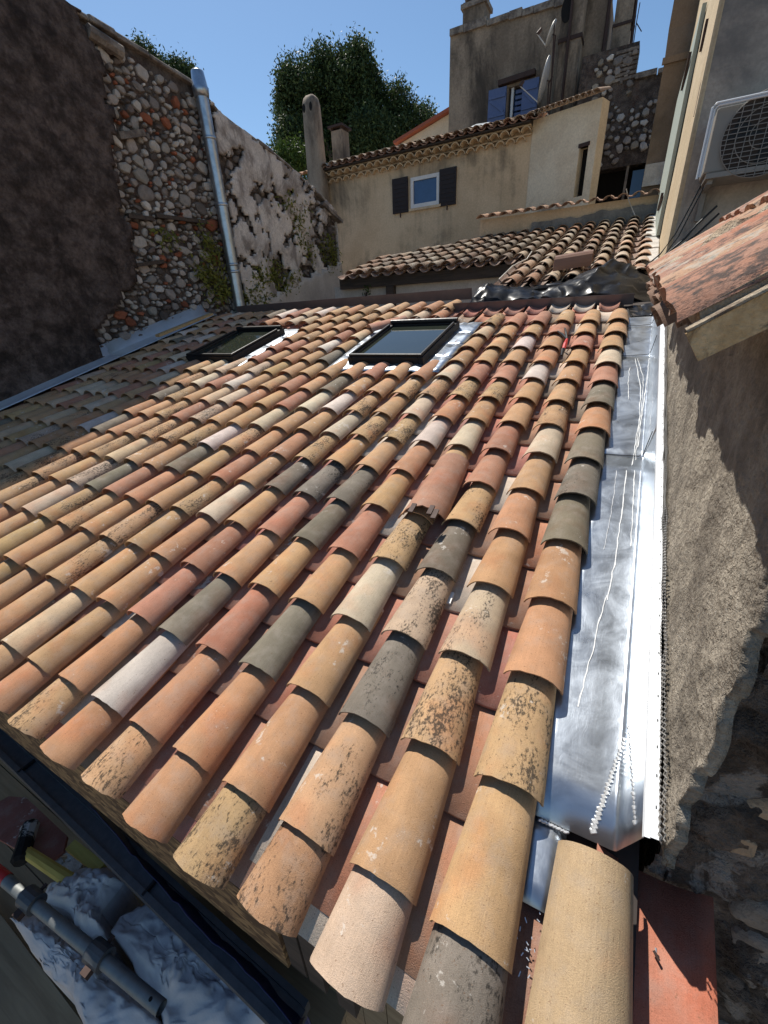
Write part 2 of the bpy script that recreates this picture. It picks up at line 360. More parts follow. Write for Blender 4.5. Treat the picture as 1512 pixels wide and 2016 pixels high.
M['rust'] = plain('rusty_iron', (0.06, 0.035, 0.028), 0.7, 0.2, 0.3)
M['sack'] = plain('white_sack', (0.56, 0.52, 0.50), 0.7, 0, 0.3, 9, 0.3, 0.2)
M['yellow'] = wood_material('yellow_handle', (0.42, 0.30, 0.06), (0.55, 0.42, 0.1))
M['red_paint'] = plain('red_paint', (0.5, 0.02, 0.02), 0.4)
M['blue_sheet'] = plain('blue_sheet', (0.012, 0.02, 0.09), 0.45, 0, 0.3)
M['concrete'] = rough_material('ground_dust', (0.2, 0.17, 0.14), (0.28, 0.24, 0.2), 0.6, 0.4, 0.05, (0.12, 0.1, 0.085), 0.5, 10)
M['leaf_dark'] = leaf_material('dark_leaf', (0.016, 0.033, 0.011), (0.10, 0.14, 0.05))
M['leaf_bright'] = leaf_material('bright_leaf', (0.03, 0.06, 0.012), (0.10, 0.15, 0.03))
M['leaf_vine'] = leaf_material('vine_leaf', (0.09, 0.10, 0.02), (0.24, 0.23, 0.04))
M['bark'] = rough_material('bark', (0.08, 0.06, 0.045), (0.16, 0.12, 0.09), 5, 1.0, 0.05, None)
M['twig'] = plain('dry_twig', (0.07, 0.05, 0.04), 0.9)

# ------------------------------------------------------------------ clay tile shapes
def cover_mesh(name, mat, w0=0.180, w1=0.134, h0=0.058, h1=0.044, Ln=0.42, th=0.0065, seed=0, na=12, nl=6, rag=0.0035, end=78, nose=0.0):
    r = random.Random(seed); mb = MB(); P = []; Q = []
    A = [R(-end + 2 * end * i / na) for i in range(na + 1)]
    ph = r.random() * 9
    for j in range(nl + 1):
        t = j / nl; t = t * t if False else t
        w = w0 + (w1 - w0) * t; h = h0 + (h1 - h0) * t; pr = []; qr = []
        for i, a in enumerate(A):
            sx = math.sin(a) / math.sin(R(end)); cz = (math.cos(a) - math.cos(R(end))) / (1 - math.cos(R(end)))
            wob = 0.0012 * fbm(sx * 3 + ph, t * 5, seed)
            y = t * Ln + (r.uniform(-rag, rag) * .45 + 0.0016 * fbm(sx * 3 + ph, seed * 1.7) - nose * cz if j == 0 else 0)
            pr.append((sx * w / 2, y, cz * h + wob)); 
            wi, hi = w - 2 * th * 0.9, h - th
            qr.append((sx * wi / 2, y + (0.001 if j == 0 else 0), max(cz, 0.0) * hi + 0.0003))
        P.append(pr); Q.append(qr)
    mb.grid(P); n = len(mb.v)
    nj = na + 1
    mb.grid([Q[0], Q[-1]])
    mb.f[-na:] = [tuple(reversed(f)) for f in mb.f[-na:]]
    def strip(a, c): mb.grid([a, c])
    strip([P[0][i] for i in range(nj)][::-1], [Q[0][i] for i in range(nj)][::-1]); strip(P[-1], Q[-1])
    strip([Q[0][0], Q[-1][0]][::-1], [P[0][0], P[-1][0]][::-1]); strip([Q[0][-1], Q[-1][-1]], [P[0][-1], P[-1][-1]])
    k = len(mb.f) - len(mb.m); mb.m += [0] * k; mb.c += [None] * k
    me = mb.mesh(name, mat)
    sm = [True] * len(me.polygons)
    for i in range(na * nl, len(sm)): sm[i] = False
    me.polygons.foreach_set('use_smooth', sm)
    return me, mb
def pan_mesh(name, mat, w0=0.165, w1=0.195, d=0.034, Ln=0.44, th=0.012, seed=0, na=8):
    mb = MB(); P = []; Q = []
    for t in (0, 0.5, 1):
        w = w0 + (w1 - w0) * t
        P.append([(x * w / 2, t * Ln, d * abs(x) ** 2.4) for x in np.linspace(-1, 1, na + 1)])
        Q.append([(x * w / 2, t * Ln, d * abs(x) ** 2.4 - th) for x in np.linspace(-1, 1, na + 1)])
    mb.grid(P); n = len(mb.v); nj = na + 1; mb.grid(Q); mb.f[-2 * na:] = [tuple(reversed(f)) for f in mb.f[-2 * na:]]
    for i in range(na):
        mb.f.append((i + 1, i, n + i, n + i + 1)); mb.f.append((2 * nj + i, 2 * nj + i + 1, n + 2 * nj + i + 1, n + 2 * nj + i))
    for e in (0, na):
        for j in range(2): mb.f.append((j * nj + e, (j + 1) * nj + e, n + (j + 1) * nj + e, n + j * nj + e))
    k = len(mb.f) - len(mb.m); mb.m += [0] * k; mb.c += [None] * k
    me = mb.mesh(name, mat)
    me.polygons.foreach_set('use_smooth', [i < 2 * na for i in range(len(me.polygons))])
    return me, mb
COVERS = [cover_mesh('cover_tile', M['tile'], seed=i) for i in range(8)]
EAVES = [cover_mesh('cover_tile', M['tile'], seed=40 + i, nose=0.016) for i in range(4)]
PANS = [pan_mesh('pan_tile', M['tile'], seed=i) for i in range(2)]
OLDC = [cover_mesh('old_cover_tile', M['old_tile'], w0=0.188, w1=0.142, h0=0.068, h1=0.050, Ln=0.48, th=0.010, seed=20 + i, na=8, nl=3, rag=0.006) for i in range(5)]
OLDP = [pan_mesh('old_pan_tile', M['old_tile'], w0=0.17, w1=0.2, d=0.045, Ln=0.42, seed=5)]

def join_tile(dst, src, mat4, col):
    vs = [mat4 @ Vector(v) for v in src.v]
    dst.add(vs, src.f, 0, col)

PAL = {'T': ((0.435, 0.264, 0.138), 0.28), 'O': ((0.42, 0.222, 0.122), 0.2), 'R': ((0.375, 0.182, 0.118), 0.22), 'C': ((0.54, 0.435, 0.31), 0.25),
       'W': ((0.56, 0.475, 0.41), 0.2), 'G': ((0.175, 0.148, 0.108), 0.2), 'K': ((0.185, 0.158, 0.125), 0.9), 'S': ((0.43, 0.272, 0.145), 0.95),
       'P': ((0.48, 0.355, 0.25), 0.95), 'D': ((0.37, 0.215, 0.115), 1.05), 'Y': ((0.41, 0.275, 0.13), 0.5), 'L': ((0.49, 0.36, 0.23), 0.35), 'N': ((0.54, 0.405, 0.285), 0.3)}
def tint(letter, rnd, j=0.09):
    c, a = PAL[letter]; k = 1 + rnd.uniform(-j, j)
    return tuple(min(0.9, x * k * (1 + rnd.uniform(-j / 3, j / 3))) for x in c) + (max(0, min(1, a + rnd.uniform(-0.1, 0.1))),)

# ------------------------------------------------------------------ ground
g = MB(); P = [[(x, y, -6 + 0.15 * fbm(x * 0.05, y * 0.05)) for y in np.linspace(-150, 250, 30)] for x in np.linspace(-200, 200, 30)]
g.grid(P); tag(g.build('ground', M['concrete']), 'dusty pale ground below the houses', None, None, 'structure')

# ------------------------------------------------------------------ the new tiled roof
CW, EX, S0 = 0.22, 0.30789, 0.140
roof = thing('tiled_roof', 'large new roof of mixed terracotta, cream and grey clay tiles sloping up from the eave', 'roof')
# visible letters per column from the eave (row 0) upward
ROWS = {0: 'KTSOOGKGOGRCTTT', 1: 'NTSPTOTCSSTTRTT', 2: 'DSKPGSRRTTWOTRS', 3: 'SOTCSTTCTSRTWTR', 4: 'OOGTRTOWOSRTTTR',
        5: 'SORTGKTSCSCTTLS', 6: 'OWGTRKTSTSORLTT', 7: 'SORRTGSCSTTLOTR', 8: 'OTTOCTOTWTRSTLT', 9: 'TLTTSRTTCGTORTS',
        10: 'GTSSTTSCRTTWTCT', 11: 'OTTTOGWTTRTGTLT', 12: 'TYTSRTSTOSTTWRT'}
def tile_frame(x, s, h, tilt, yaw=0.0, roll=0.0):
    up, nr = Vector(UP), Vector(NR)
    m = Matrix.Translation(Vector(RP(x, s, h))) @ frame((0, 0, 0), (1, 0, 0), tuple(UP), tuple(NR))
    return m @ Matrix.Rotation(yaw, 4, 'Z') @ Matrix.Rotation(roll, 4, 'Y') @ Matrix.Rotation(tilt, 4, 'X')
rt = random.Random(5)
def in_skylight(c, s):
    if 6 <= c <= 10 and 10.75 * EX < s + 0.2 < 14.45 * EX + 0.2: return True
    if 16 <= c <= 19 and 10.75 * EX < s + 0.2 < 14.3 * EX + 0.2: return True
    return False
cov, pan = [], []
for c in range(0, 26):
    last = 15 if c < 8 else 17
    for r in range(0, last):
        s = S0 if r == 0 else r * EX
        if in_skylight(c, s): continue
        cov.append((c, r, s))
for c in range(0, 26):
    last = 17
    for r in range(0, last):
        s = 0.152 if r == 0 else r * EX - 0.10
        if in_skylight(c, s) and in_skylight(c + 1, s): continue
        pan.append((c, r, s))
def size_key(c, s, off=0.0):
    u, v, d = pix(RP(-c * CW + off, s + 0.15)); vis = -60 < u < 1570 and -60 < v < 2070
    return (0 if vis else 1, d)
cov.sort(key=lambda q: size_key(q[0], q[2])); pan.sort(key=lambda q: size_key(q[0], q[2], -0.11))
far = MB()
for n, (c, r, s) in enumerate(cov):
    row = ROWS.get(c)
    L_ = row[r] if row and r < len(row) else rt.choice('TTTTTOOOORRLLCCWSSSSSPPGYT')
    k = rt.randrange(8)
    m = tile_frame(-c * CW + rt.uniform(-.004, .004), s + rt.uniform(-.007, .007), 0.010 + rt.uniform(-.002, .003), -0.066 + rt.uniform(-.008, .008), rt.uniform(-.028, .028), rt.uniform(-.035, .035))
    col = tint(L_, rt)
    if n < 298:
        o = link('cover_tile', (EAVES[k % 4] if r == 0 else COVERS[k])[0], roof, m); o.color = col
    else: join_tile(far, COVERS[k][1], m, col)
o = far.build('far_cover_tiles', M['tile_far'], roof); smooth(o); o['kind'] = 'stuff'
far = MB()
for n, (c, r, s) in enumerate(pan):
    L_ = rt.choice('RRRRRRRGPLR') 
    col = list(tint(L_, rt, 0.1)); 
    if L_ == 'R': col[:3] = [0.40 * rt.uniform(.85, 1.1), 0.185 * rt.uniform(.9, 1.1), 0.125 * rt.uniform(.9, 1.1)]
    if L_ == 'G': col[:3] = [0.27, 0.20, 0.145]
    if L_ in 'PL': col[:3] = [0.55, 0.45, 0.36]
    col[3] = rt.choice((0.0, 0.1, 0.25))
    k = rt.randrange(2)
    m = tile_frame(-c * CW - 0.11, s, -0.020 + rt.uniform(-.002, .002), -0.048, rt.uniform(-.012, .012), rt.uniform(-.03, .03))
    if n < 220:
        o = link('pan_tile', PANS[k][0], roof, m); o.color = col
    else: join_tile(far, PANS[k][1], m, col)
o = far.build('far_pan_tiles', M['tile_far'], roof); smooth(o); o['kind'] = 'stuff'
# the two eave tiles beside the wall: one wide cover over the end of the gutter and the open pan next to it
o = link('cover_tile', cover_mesh('cover_tile', M['tile'], w0=0.19, w1=0.158, h0=0.066, h1=0.056, Ln=0.47, seed=77)[0], roof, tile_frame(0.213, 0.095, 0.012, -0.03)); o.color = (0.41, 0.29, 0.17, 0.35)
o = link('pan_tile', pan_mesh('pan_tile', M['tile'], w0=0.2, w1=0.225, d=0.05, Ln=0.5, seed=9)[0], roof, tile_frame(0.330, 0.10, -0.055, -0.02)); o.color = (0.42, 0.165, 0.105, 0.0)
o = link('pan_tile', PANS[0][0], roof, tile_frame(0.108, 0.10, -0.036, -0.03)); o.color = (0.30, 0.16, 0.11, 0.1)
# boarding under the tiles, with its front of chip board
b = MB(); b.hexa([RP(-6.0, 0.17, -0.085), RP(0.31, 0.17, -0.085), RP(0.31, 5.35, -0.085), RP(-6.0, 5.35, -0.085), RP(-6.0, 0.17, -0.052), RP(0.31, 0.17, -0.052), RP(0.31, 5.35, -0.052), RP(-6.0, 5.35, -0.052)])
b.build('roof_boarding', M['deck'], roof)
for x0, x1 in ((-6.0, -3.6), (-3.597, -2.35), (-2.347, -1.152), (-1.149, -0.47)):
    b = MB(); b.box(x0, x1, 0.165, 0.183, -0.36, -0.045); b.build('fascia_board', M['osb'], roof)
for x0 in (-0.46, -0.395, -0.30):
    b = MB(); b.box(x0, x0 + 0.055, 0.17, 0.55, -0.34, -0.05); b.build('rafter_end', M['old_wood'], roof)

house = thing('new_roof_house', 'walls of the house under the large new tiled roof', 'house')
b = MB(); b.hexa([(-5.9, 0.42, -6), (0.3, 0.42, -6), (0.3, 4.85, -6), (-5.9, 4.85, -6), (-5.9, 0.42, -0.02), (0.3, 0.42, -0.02), (0.3, 4.85, 1.19), (-5.9, 4.85, 1.19)])
b.build('wall', M['tan_wall'], house)

# ridge flashing: an upright painted strip along the top edge
fl = thing('ridge_flashing', 'dull mauve brown metal strip standing along the top edge of the new roof', 'flashing')
edge = [onP(915, 604, RP(0, 5.06), UP), onP(1075, 604, RP(0, 5.06), UP), onP(1232, 608, RP(0, 5.06), UP)]
for (x0, x1) in ((-1.70, -0.84), (-0.845, 0.085)):
    b = MB(); lo0, lo1 = RP(x0, 5.06, -0.04), RP(x1, 5.06, -0.04); hi0, hi1 = RP(x0, 5.055, 0.055), RP(x1, 5.055, 0.055)
    d = np.array([0, 0.006, 0.0]); b.hexa([lo0, lo1, lo1 + d, lo0 + d, hi0, hi1, hi1 + d, hi0 + d])
    b.box(x0, x1, hi0[1] - 0.012, hi0[1] + 0.02, hi0[2], hi0[2] + 0.004)
    b.build('metal_strip', M['ridge_metal'], fl)
b = MB(); lo0, lo1 = RP(-5.6, 5.62, -0.05), RP(-1.66, 5.62, -0.05); hi0, hi1 = RP(-5.6, 5.62, 0.05), RP(-1.66, 5.62, 0.075); d = np.array([0, 0.006, 0])
b.hexa([lo0, lo1, lo1 + d, lo0 + d, hi0, hi1, hi1 + d, hi0 + d]); b.build('metal_strip', M['ridge_metal'], fl)

# ------------------------------------------------------------------ zinc valley gutter beside the right wall
val = thing('valley_gutter', 'shiny zinc valley gutter with white drip stains between the tiles and the right wall', 'gutter')
def sheet(prof, s0, s1, hoff, name='zinc_sheet', mat='zinc', par=None, n=14, th=0.0015):
    b = MB(); P = []
    for s in np.linspace(s0, s1, n):
        P.append([RP(x, s, h + hoff + 0.0022 * fbm(x * 9, s * 3, 3)) for x, h in prof])
    b.grid(P); o = b.build(name, M[mat], par); smooth(o)
    md = o.modifiers.new('thick', 'SOLIDIFY'); md.thickness = th; md.offset = 1
    return o
prof = [(0.03, -0.022), (0.09, -0.021), (0.15, -0.0195), (0.2, -0.0185), (0.246, -0.0175), (0.252, -0.016), (0.2565, -0.011), (0.2580, -0.005), (0.2590, 0.002), (0.268, 0.06), (0.2802, 0.143), (0.281, 0.15)]
ed = [0.60, 2.33, 3.70, 4.36, 4.62]
for i in range(4): sheet(prof, ed[i] - (0.03 if i else 0), ed[i + 1], -0.002 * i, par=val)
sheet([(0.03, -0.024), (0.09, -0.022), (0.118, -0.018), (0.135, -0.022), (0.152, -0.030)], 0.425, 0.61, -0.005, par=val, n=5)
# dark seams at the overlaps
for s in ed[1:4]:
    b = MB(); b.tube([RP(0.03, s + 0.002, -0.017), RP(0.15, s + 0.002, -0.014), RP(0.235, s - 0.004, -0.006), RP(0.252, s + 0.004, 0.008), RP(0.268, s + 0.03, 0.12)], 0.0022, 5); b.build('seam', M['black'], val)
# ragged white drip stains, each a thin dried trickle
def trickle(pts, w, mat='solder', name='drip_stain', h=-0.0115, jit=0.004, par=val):
    b = MB(); n = 40; L_, R_ = [], []
    P = np.array(pts, float); t = np.linspace(0, len(P) - 1, n)
    for k, q in enumerate(t):
        i = min(int(q), len(P) - 2); f = q - i; x, s = P[i] * (1 - f) + P[i + 1] * f
        x += jit * fbm(s * 16, k * .01, w * 900); ww = 0.7 * w * (0.55 + 0.8 * abs(fbm(s * 22, 3.3, w * 400)))
        hh = np.interp(x, [p[0] for p in prof], [p[1] for p in prof]) + 0.0035
        L_.append(RP(x - ww / 2, s, hh)); R_.append(RP(x + ww / 2, s, hh))
    b.grid([L_, R_]); o = b.build(name, M[mat], par)
    md = o.modifiers.new('thick', 'SOLIDIFY'); md.thickness = 0.0008; md.offset = 0
    return o
M['drip'] = plain('dried_lime', (0.72, 0.72, 0.70), 0.8, 0.0, 0.15, 40)
S_ = lambda x, y: tuple((lambda q: (q[0], q @ UP))(onP(x, y, RP(0, 0, -0.012), NR)))
for pts, w in (([(1251, 705), (1262, 760), (1258, 830), (1246, 905), (1244, 915)], 0.006), ([(1255, 705), (1266, 740), (1264, 800), (1254, 868), (1252, 905)], 0.005),
               ([(1278, 705), (1272, 760), (1262, 830), (1256, 880)], 0.007), ([(1240, 722), (1236, 755), (1238, 785)], 0.005), ([(1283, 720), (1279, 800), (1274, 870), (1268, 915)], 0.004),
               ([(1233, 925), (1224, 1010), (1210, 1110), (1195, 1180)], 0.007), ([(1250, 925), (1246, 1000), (1242, 1075)], 0.006), ([(1195, 1170), (1180, 1220), (1160, 1310), (1138, 1390)], 0.006),
               ([(1214, 925), (1205, 1000), (1190, 1080)], 0.003)):
    trickle([S_(*p) for p in pts], w, 'drip')
# beaded solder seams: the long triangle at the gutter's end and the joint to the lower tongue
def beads(p0, p1, w, n):
    b = MB()
    for k in range(n):
        t = (k + 0.5) / n; x = p0[0] + (p1[0] - p0[0]) * t; s = p0[1] + (p1[1] - p0[1]) * t
        hh = np.interp(x, [p[0] for p in prof], [p[1] for p in prof]) + 0.002
        ww = w * (0.35 + 0.65 * t) if p0[1] > p1[1] + 0.05 else w
        c = RP(x + 0.0015 * math.sin(k * 2.1), s, hh); b.obox(c, (math.cos(.5), *(math.sin(.5) * UP[1:])), np.cross(NR, (math.cos(.5), *(math.sin(.5) * UP[1:]))), NR, ww / 2, abs(p1[1] - p0[1] + p1[0] - p0[0]) / n * 0.38 + 0.0008, 0.0028)
    o = b.build('solder_seam', M['solder'], val); md = o.modifiers.new('round', 'BEVEL'); md.width = 0.0018; md.segments = 1
beads(S_(1234, 1440), S_(1166, 1640), 0.016, 26); beads(S_(1234, 1440), S_(1232, 1655), 0.012, 24); beads(S_(1062, 1612), S_(1120, 1640), 0.012, 12)

# aluminium edge profile and strip of expanded mesh above the gutter
pr = thing('edge_profile', 'long white aluminium edge profile along the foot of the right wall', 'profile')
for prf in ([(0.280, 0.150), (0.282, 0.158), (0.291, 0.160), (0.291, 0.168), (0.304, 0.170)],):
    b = MB(); P = [[RP(x, s, h) for x, h in prf] for s in np.linspace(0.60, 4.55, 3)]; b.grid(P); o = b.build('profile_bar', M['alu'], pr)
    md = o.modifiers.new('thick', 'SOLIDIFY'); md.thickness = 0.002; md.offset = 1
b = MB()
for k in range(60):
    s = 0.66 + k * 0.065; b.obox(RP(0.298, s, 0.1715), (1, 0, 0), UP, NR, 0.0011, 0.003, 0.0008)
b.build('slots', M['galva_dark'], pr)['kind'] = 'stuff'
ms = thing('expanded_mesh', 'strip of thin steel expanded mesh standing out along the right wall', 'mesh strip')
b = MB(); n = 0
for j in range(3):
    for k in range(300):
        s = 0.60 + k * 0.0135 + (0.00675 if j % 2 else 0)
        wv = 0.006 * fbm(s * 6, j, 2)
        h0, h1 = 0.172 + j * 0.009, 0.172 + (j + 1) * 0.009
        x0, x1 = 0.302 + j * 0.0022 + wv, 0.302 + (j + 1) * 0.0022 + wv
        for sg in (-1, 1):
            p, q = RP(x0, s, h0), RP(x1, s + sg * 0.00675, h1); d = np.array([0, 0.0006, 0.001])
            e = np.array([0.0016, 0, 0.0])
            b.add([p - d, q - d, q + d, p + d, p - d + e, q - d + e, q + d + e, p + d + e], [(0, 1, 2, 3), (7, 6, 5, 4), (0, 4, 5, 1), (3, 2, 6, 7)])
b.build('wire_lattice', M['mesh'], ms)['kind'] = 'stuff'

# ------------------------------------------------------------------ flashing along the left wall
lf = thing('left_wall_flashing', 'long pale metal flashing strip along the foot of the shaded left wall', 'flashing')
for s0, s1 in ((0.3, 1.9), (1.88, 3.5), (3.48, 5.25)):
    sheet([(-5.66, 0.045), (-5.72, 0.05), (-5.80, 0.052), (-5.84, 0.075), (-5.90, 0.08), (-5.935, 0.20)], s0, s1, 0.0, 'zinc_strip', 'strip_metal', lf, 6)
gd = thing('loose_batten', 'pale wooden batten lying on the left flashing below the flue pipe', 'batten')
b = MB(); b.beam(RP(-5.60, 4.05, 0.11), RP(-5.50, 5.0, 0.11), 0.09, 0.03, up=NR); b.build('wooden_batten', M['new_wood'], gd)

# ------------------------------------------------------------------ two roof windows
def skylight(x0, x1, s0, s1, label):
    t = thing('roof_window', label, 'skylight', group='roof windows in the new roof')
    h0, h1 = 0.02, 0.092
    fr = MB(); w = 0.046
    def bar(a, b_, c, d, hh0, hh1, mb): mb.hexa([RP(a, c, hh0), RP(b_, c, hh0), RP(b_, d, hh0), RP(a, d, hh0), RP(a, c, hh1), RP(b_, c, hh1), RP(b_, d, hh1), RP(a, d, hh1)])
    for nm, q in (('frame', [(x0, x0 + w, s0, s1), (x1 - w, x1, s0, s1), (x0 + w, x1 - w, s0, s0 + w), (x0 + w, x1 - w, s1 - w * 1.3, s1)]),):
        for a in q:
            b = MB(); bar(*a, h0 - 0.06, h1 - 0.02, b); o = b.build('frame_bar', M['black'], t); md = o.modifiers.new('bev', 'BEVEL'); md.width = 0.006; md.segments = 2
    for a in ((x0 + .012, x0 + w - .012, s0 + .01, s1 - 0.1), (x1 - w + .012, x1 - .012, s0 + .01, s1 - 0.1), (x0 + .01, x1 - .01, s0 + .008, s0 + w - .01)):
        b = MB(); bar(*a, h1 - 0.022, h1 + 0.004, b); o = b.build('sash_cover', M['black'], t); md = o.modifiers.new('bev', 'BEVEL'); md.width = 0.008; md.segments = 2
    b = MB(); b.tube([RP(x0 + .01, s1 - .03, h1 - .004), RP(x1 - .01, s1 - .03, h1 - .004)], 0.024, 12); o = b.build('top_hood', M['black'], t)
    b = MB(); bar(x0 + w - .004, x1 - w + .004, s0 + w - .004, s1 - w, h1 - .045, h1 - .037, b); b.build('glass_pane', M['glass'], t)
    b = MB(); bar(x0 + w, x1 - w, s0 + w, s1 - w, -0.05, -0.045, b); b.build('blind', M['deck'], t)
    return t
skylight(-9.72 * CW, -6.32 * CW, 11.1 * EX, 14.2 * EX, 'black framed roof window nearer the middle of the new roof, glass in full sun')
skylight(-19.75 * CW, -16.35 * CW, 11.1 * EX, 14.1 * EX, 'black framed roof window half in the shade of the left wall')
for x0, x1, s0, s1, lab in ((-10.55 * CW, -5.45 * CW, 10.6 * EX, 14.6 * EX, 'shiny crinkled zinc apron around the middle roof window'), (-20.6 * CW, -15.5 * CW, 10.6 * EX, 14.5 * EX, 'shiny zinc apron around the shaded left roof window')):
    t = thing('window_apron', lab, 'flashing')
    for k in range(4):
        a, b_ = s0 + (s1 - s0) * k / 4, s0 + (s1 - s0) * (k + 1) / 4 + 0.02
        sheet([(x, 0.012 + 0.006 * math.sin(x * 60 + k)) for x in np.linspace(x0, x1, 24)], a, b_, -0.0015 * k, 'zinc_sheet', 'zinc', t, 5)

# loose things lying on the roof
t = thing('loose_tile', 'chipped reddish clay tile lying loose on top of the fixed tiles', 'roof tile')
ml, mbl = cover_mesh('loose_tile', M['tile'], w0=0.215, w1=0.175, h0=0.075, h1=0.06, Ln=0.50, seed=301, rag=0.012)
p0 = onP(833, 1015, RP(0, 0, 0.055), NR); p1 = onP(893, 900, RP(0, 0, 0.055), NR); dr = (p1 - p0) / np.linalg.norm(p1 - p0)
o = link('tile_body', ml, t, frame(tuple(p0 - NR * 0.018), tuple(np.cross(dr, NR)), tuple(dr), tuple(NR)) @ Matrix.Rotation(-0.03, 4, 'X')); o.color = (0.36, 0.19, 0.125, 0.12)
b = MB()
for k, (u, v) in enumerate(((812, 1000), (848, 1004), (856, 1012))):
    q = onP(u, v, RP(0, 0, 0.12), NR); b.obox(q, dr, np.cross(NR, dr), NR, 0.03, 0.011, 0.004)
b.build('broken_clips', M['rust'], t)
t = thing('loose_tile', 'reddish cover tile lying askew across the rows between the two roof windows', 'roof tile')
p0, p1 = onP(728, 650, RP(0, 0, 0.06), NR), onP(790, 632, RP(0, 0, 0.06), NR); dr2 = (p1 - p0) / np.linalg.norm(p1 - p0)
o = link('tile_body', COVERS[2][0], t, frame(tuple(p0), tuple(np.cross(dr2, NR)), tuple(dr2), tuple(NR))); o.color = (.45, .24, .165, .1)
t = thing('snips', 'black and red metal snips left on the tiles near the top of the roof', 'tool')
q0, q1, q2 = onP(1108, 690, RP(0, 0, 0.09), NR), onP(1116, 668, RP(0, 0, 0.09), NR), onP(1098, 652, RP(0, 0, 0.1), NR)
for a, b_, mt, rr in ((q1, q2, 'black', 0.008), (q1, onP(1112, 646, RP(0, 0, .09), NR), 'black', 0.008), (onP(1109, 690, RP(0, 0, .085), NR), q1, 'red_paint', 0.013)):
    b = MB(); b.tube([a, (a + b_) / 2 + NR * 0.006, b_], [rr, rr * 1.2, rr * .7], 7); b.build('handle' if mt == 'black' else 'grip', M[mt], t)
b = MB(); b.tube([onP(1106, 700, RP(0, 0, .08), NR), onP(1109, 688, RP(0, 0, .09), NR)], [0.008, 0.016], 6); b.build('blades', M['black'], t)
for lab, px_, w in (('small white chip of mortar lying between tile rows', (885, 1178), .02), ('small grey chip of mortar on the pans at the middle of the roof', (590, 1000), .014),):
    q = onP(*px_, RP(0, 0, -0.02), NR); b = MB(); b.obox(q, dr, np.cross(NR, dr), NR, w * 1.4, w * .6, w * .35); o = b.build('mortar_chip', M['white_frame']); tag(o, lab, 'debris')
t = thing('metal_offcuts', 'scatter of small metal offcuts and screws on the brown pan tile by the eave', 'debris'); b = MB(); rr = random.Random(3)
for k in range(16):
    q = onP(1040 + rr.gauss(0, 12), 1880 + rr.gauss(0, 34), RP(0, 0, -0.027), NR); a = rr.uniform(0, 3.1)
    ax = np.array([math.cos(a), 0, 0]) + math.sin(a) * UP; b.obox(q, ax, np.cross(NR, ax), NR, rr.uniform(.0015, .005), .0009, .0008)
o = b.build('offcuts', M['solder'], t); o['kind'] = 'stuff'
b = MB(); q = onP(1298, 1892, RP(0, 0, -0.05), NR); b.tube([q, q + 0.012 * UP + np.array([-.010, 0, 0])], 0.003, 6); tag(b.build('screw_plug', M['rust']), 'small red plug lying on the open pan tile', 'debris')
b = MB(); q = onP(1291, 1877, RP(0, 0, -0.05), NR); b.tube([q, q + 0.009 * UP], 0.002, 6); tag(b.build('screw', M['solder']), 'small bright screw lying on the open pan tile', 'debris')

# ------------------------------------------------------------------ stones: shared irregular shapes, laid out without overlaps
def stone_mesh(seed, n=7, dep=1.0):
    r = random.Random(seed); n = r.choice((5, 6, 6, 7, 8)); b = MB(); ring = []
    for k in range(n):
        a = 2 * math.pi * (k + r.uniform(-.28, .28)) / n; q = r.uniform(.74, 1.14); ring.append((math.cos(a) * q, math.sin(a) * q))
    v = [(x, y, -0.3) for x, y in ring] + [(x * .97, y * .97, 0.6 * dep + r.uniform(-.15, .15)) for x, y in ring]
    ox, oy = r.uniform(-.12, .12), r.uniform(-.12, .12)
    v += [(x * .74 + ox, y * .74 + oy, dep + r.uniform(-.2, .2)) for x, y in ring]
    f = []
    for L0 in (0, n):
        f += [(L0 + k, L0 + (k + 1) % n, L0 + n + (k + 1) % n, L0 + n + k) for k in range(n)]
    f.append(tuple(range(2 * n, 3 * n)))
    b.add(v, f); return b
def rough_stone(seed):
    b0 = MB(); r = random.Random(seed); P = []; an = [2 * math.pi * k / 18 for k in range(19)]; nr = r.choice((5, 6, 7)); rad = [r.uniform(.62, 1.15) for _ in range(nr)]
    for f in (1.0, .93, .8, .55, .28, .02):
        row = []
        for a in an:
            k = a / (2 * math.pi) * nr; i0 = int(k) % nr; fr = k - int(k); q = (rad[i0] * (1 - fr) + rad[(i0 + 1) % nr] * fr) * f
            x, y = math.cos(a) * q, math.sin(a) * q; z = (-.3 if f == 1.0 else .75 * (1 - f ** 5) + .34 * fbm(x * 2.2 + seed, y * 2.2, seed) + .2 * fbm(x * 6, y * 6, seed))
            row.append((x, y, z))
        P.append(row)
    b0.grid(P); return b0
STB = [stone_mesh(100 + i) if i < 12 else rough_stone(500 + i) for i in range(20)]
STONES = [b.mesh('stone', M['stone'], i >= 12) for i, b in enumerate(STB)]
def pack(inside, bbox, sizes, tries, asp=1.35, gap=0.92, seed=0):
    r = random.Random(seed); out = []
    u0, u1, v0, v1 = bbox
    for s, n in zip(sizes, tries):
        for _ in range(n):
            u, v = r.uniform(u0, u1), r.uniform(v0, v1)
            if not inside(u, v): continue
            q = s * r.uniform(.85, 1.15)
            if all(((u - a) / asp) ** 2 + (v - b) ** 2 > (gap * (q + c)) ** 2 for a, b, c in out if abs(a - u) < 0.9): out.append((u, v, q))
    return out
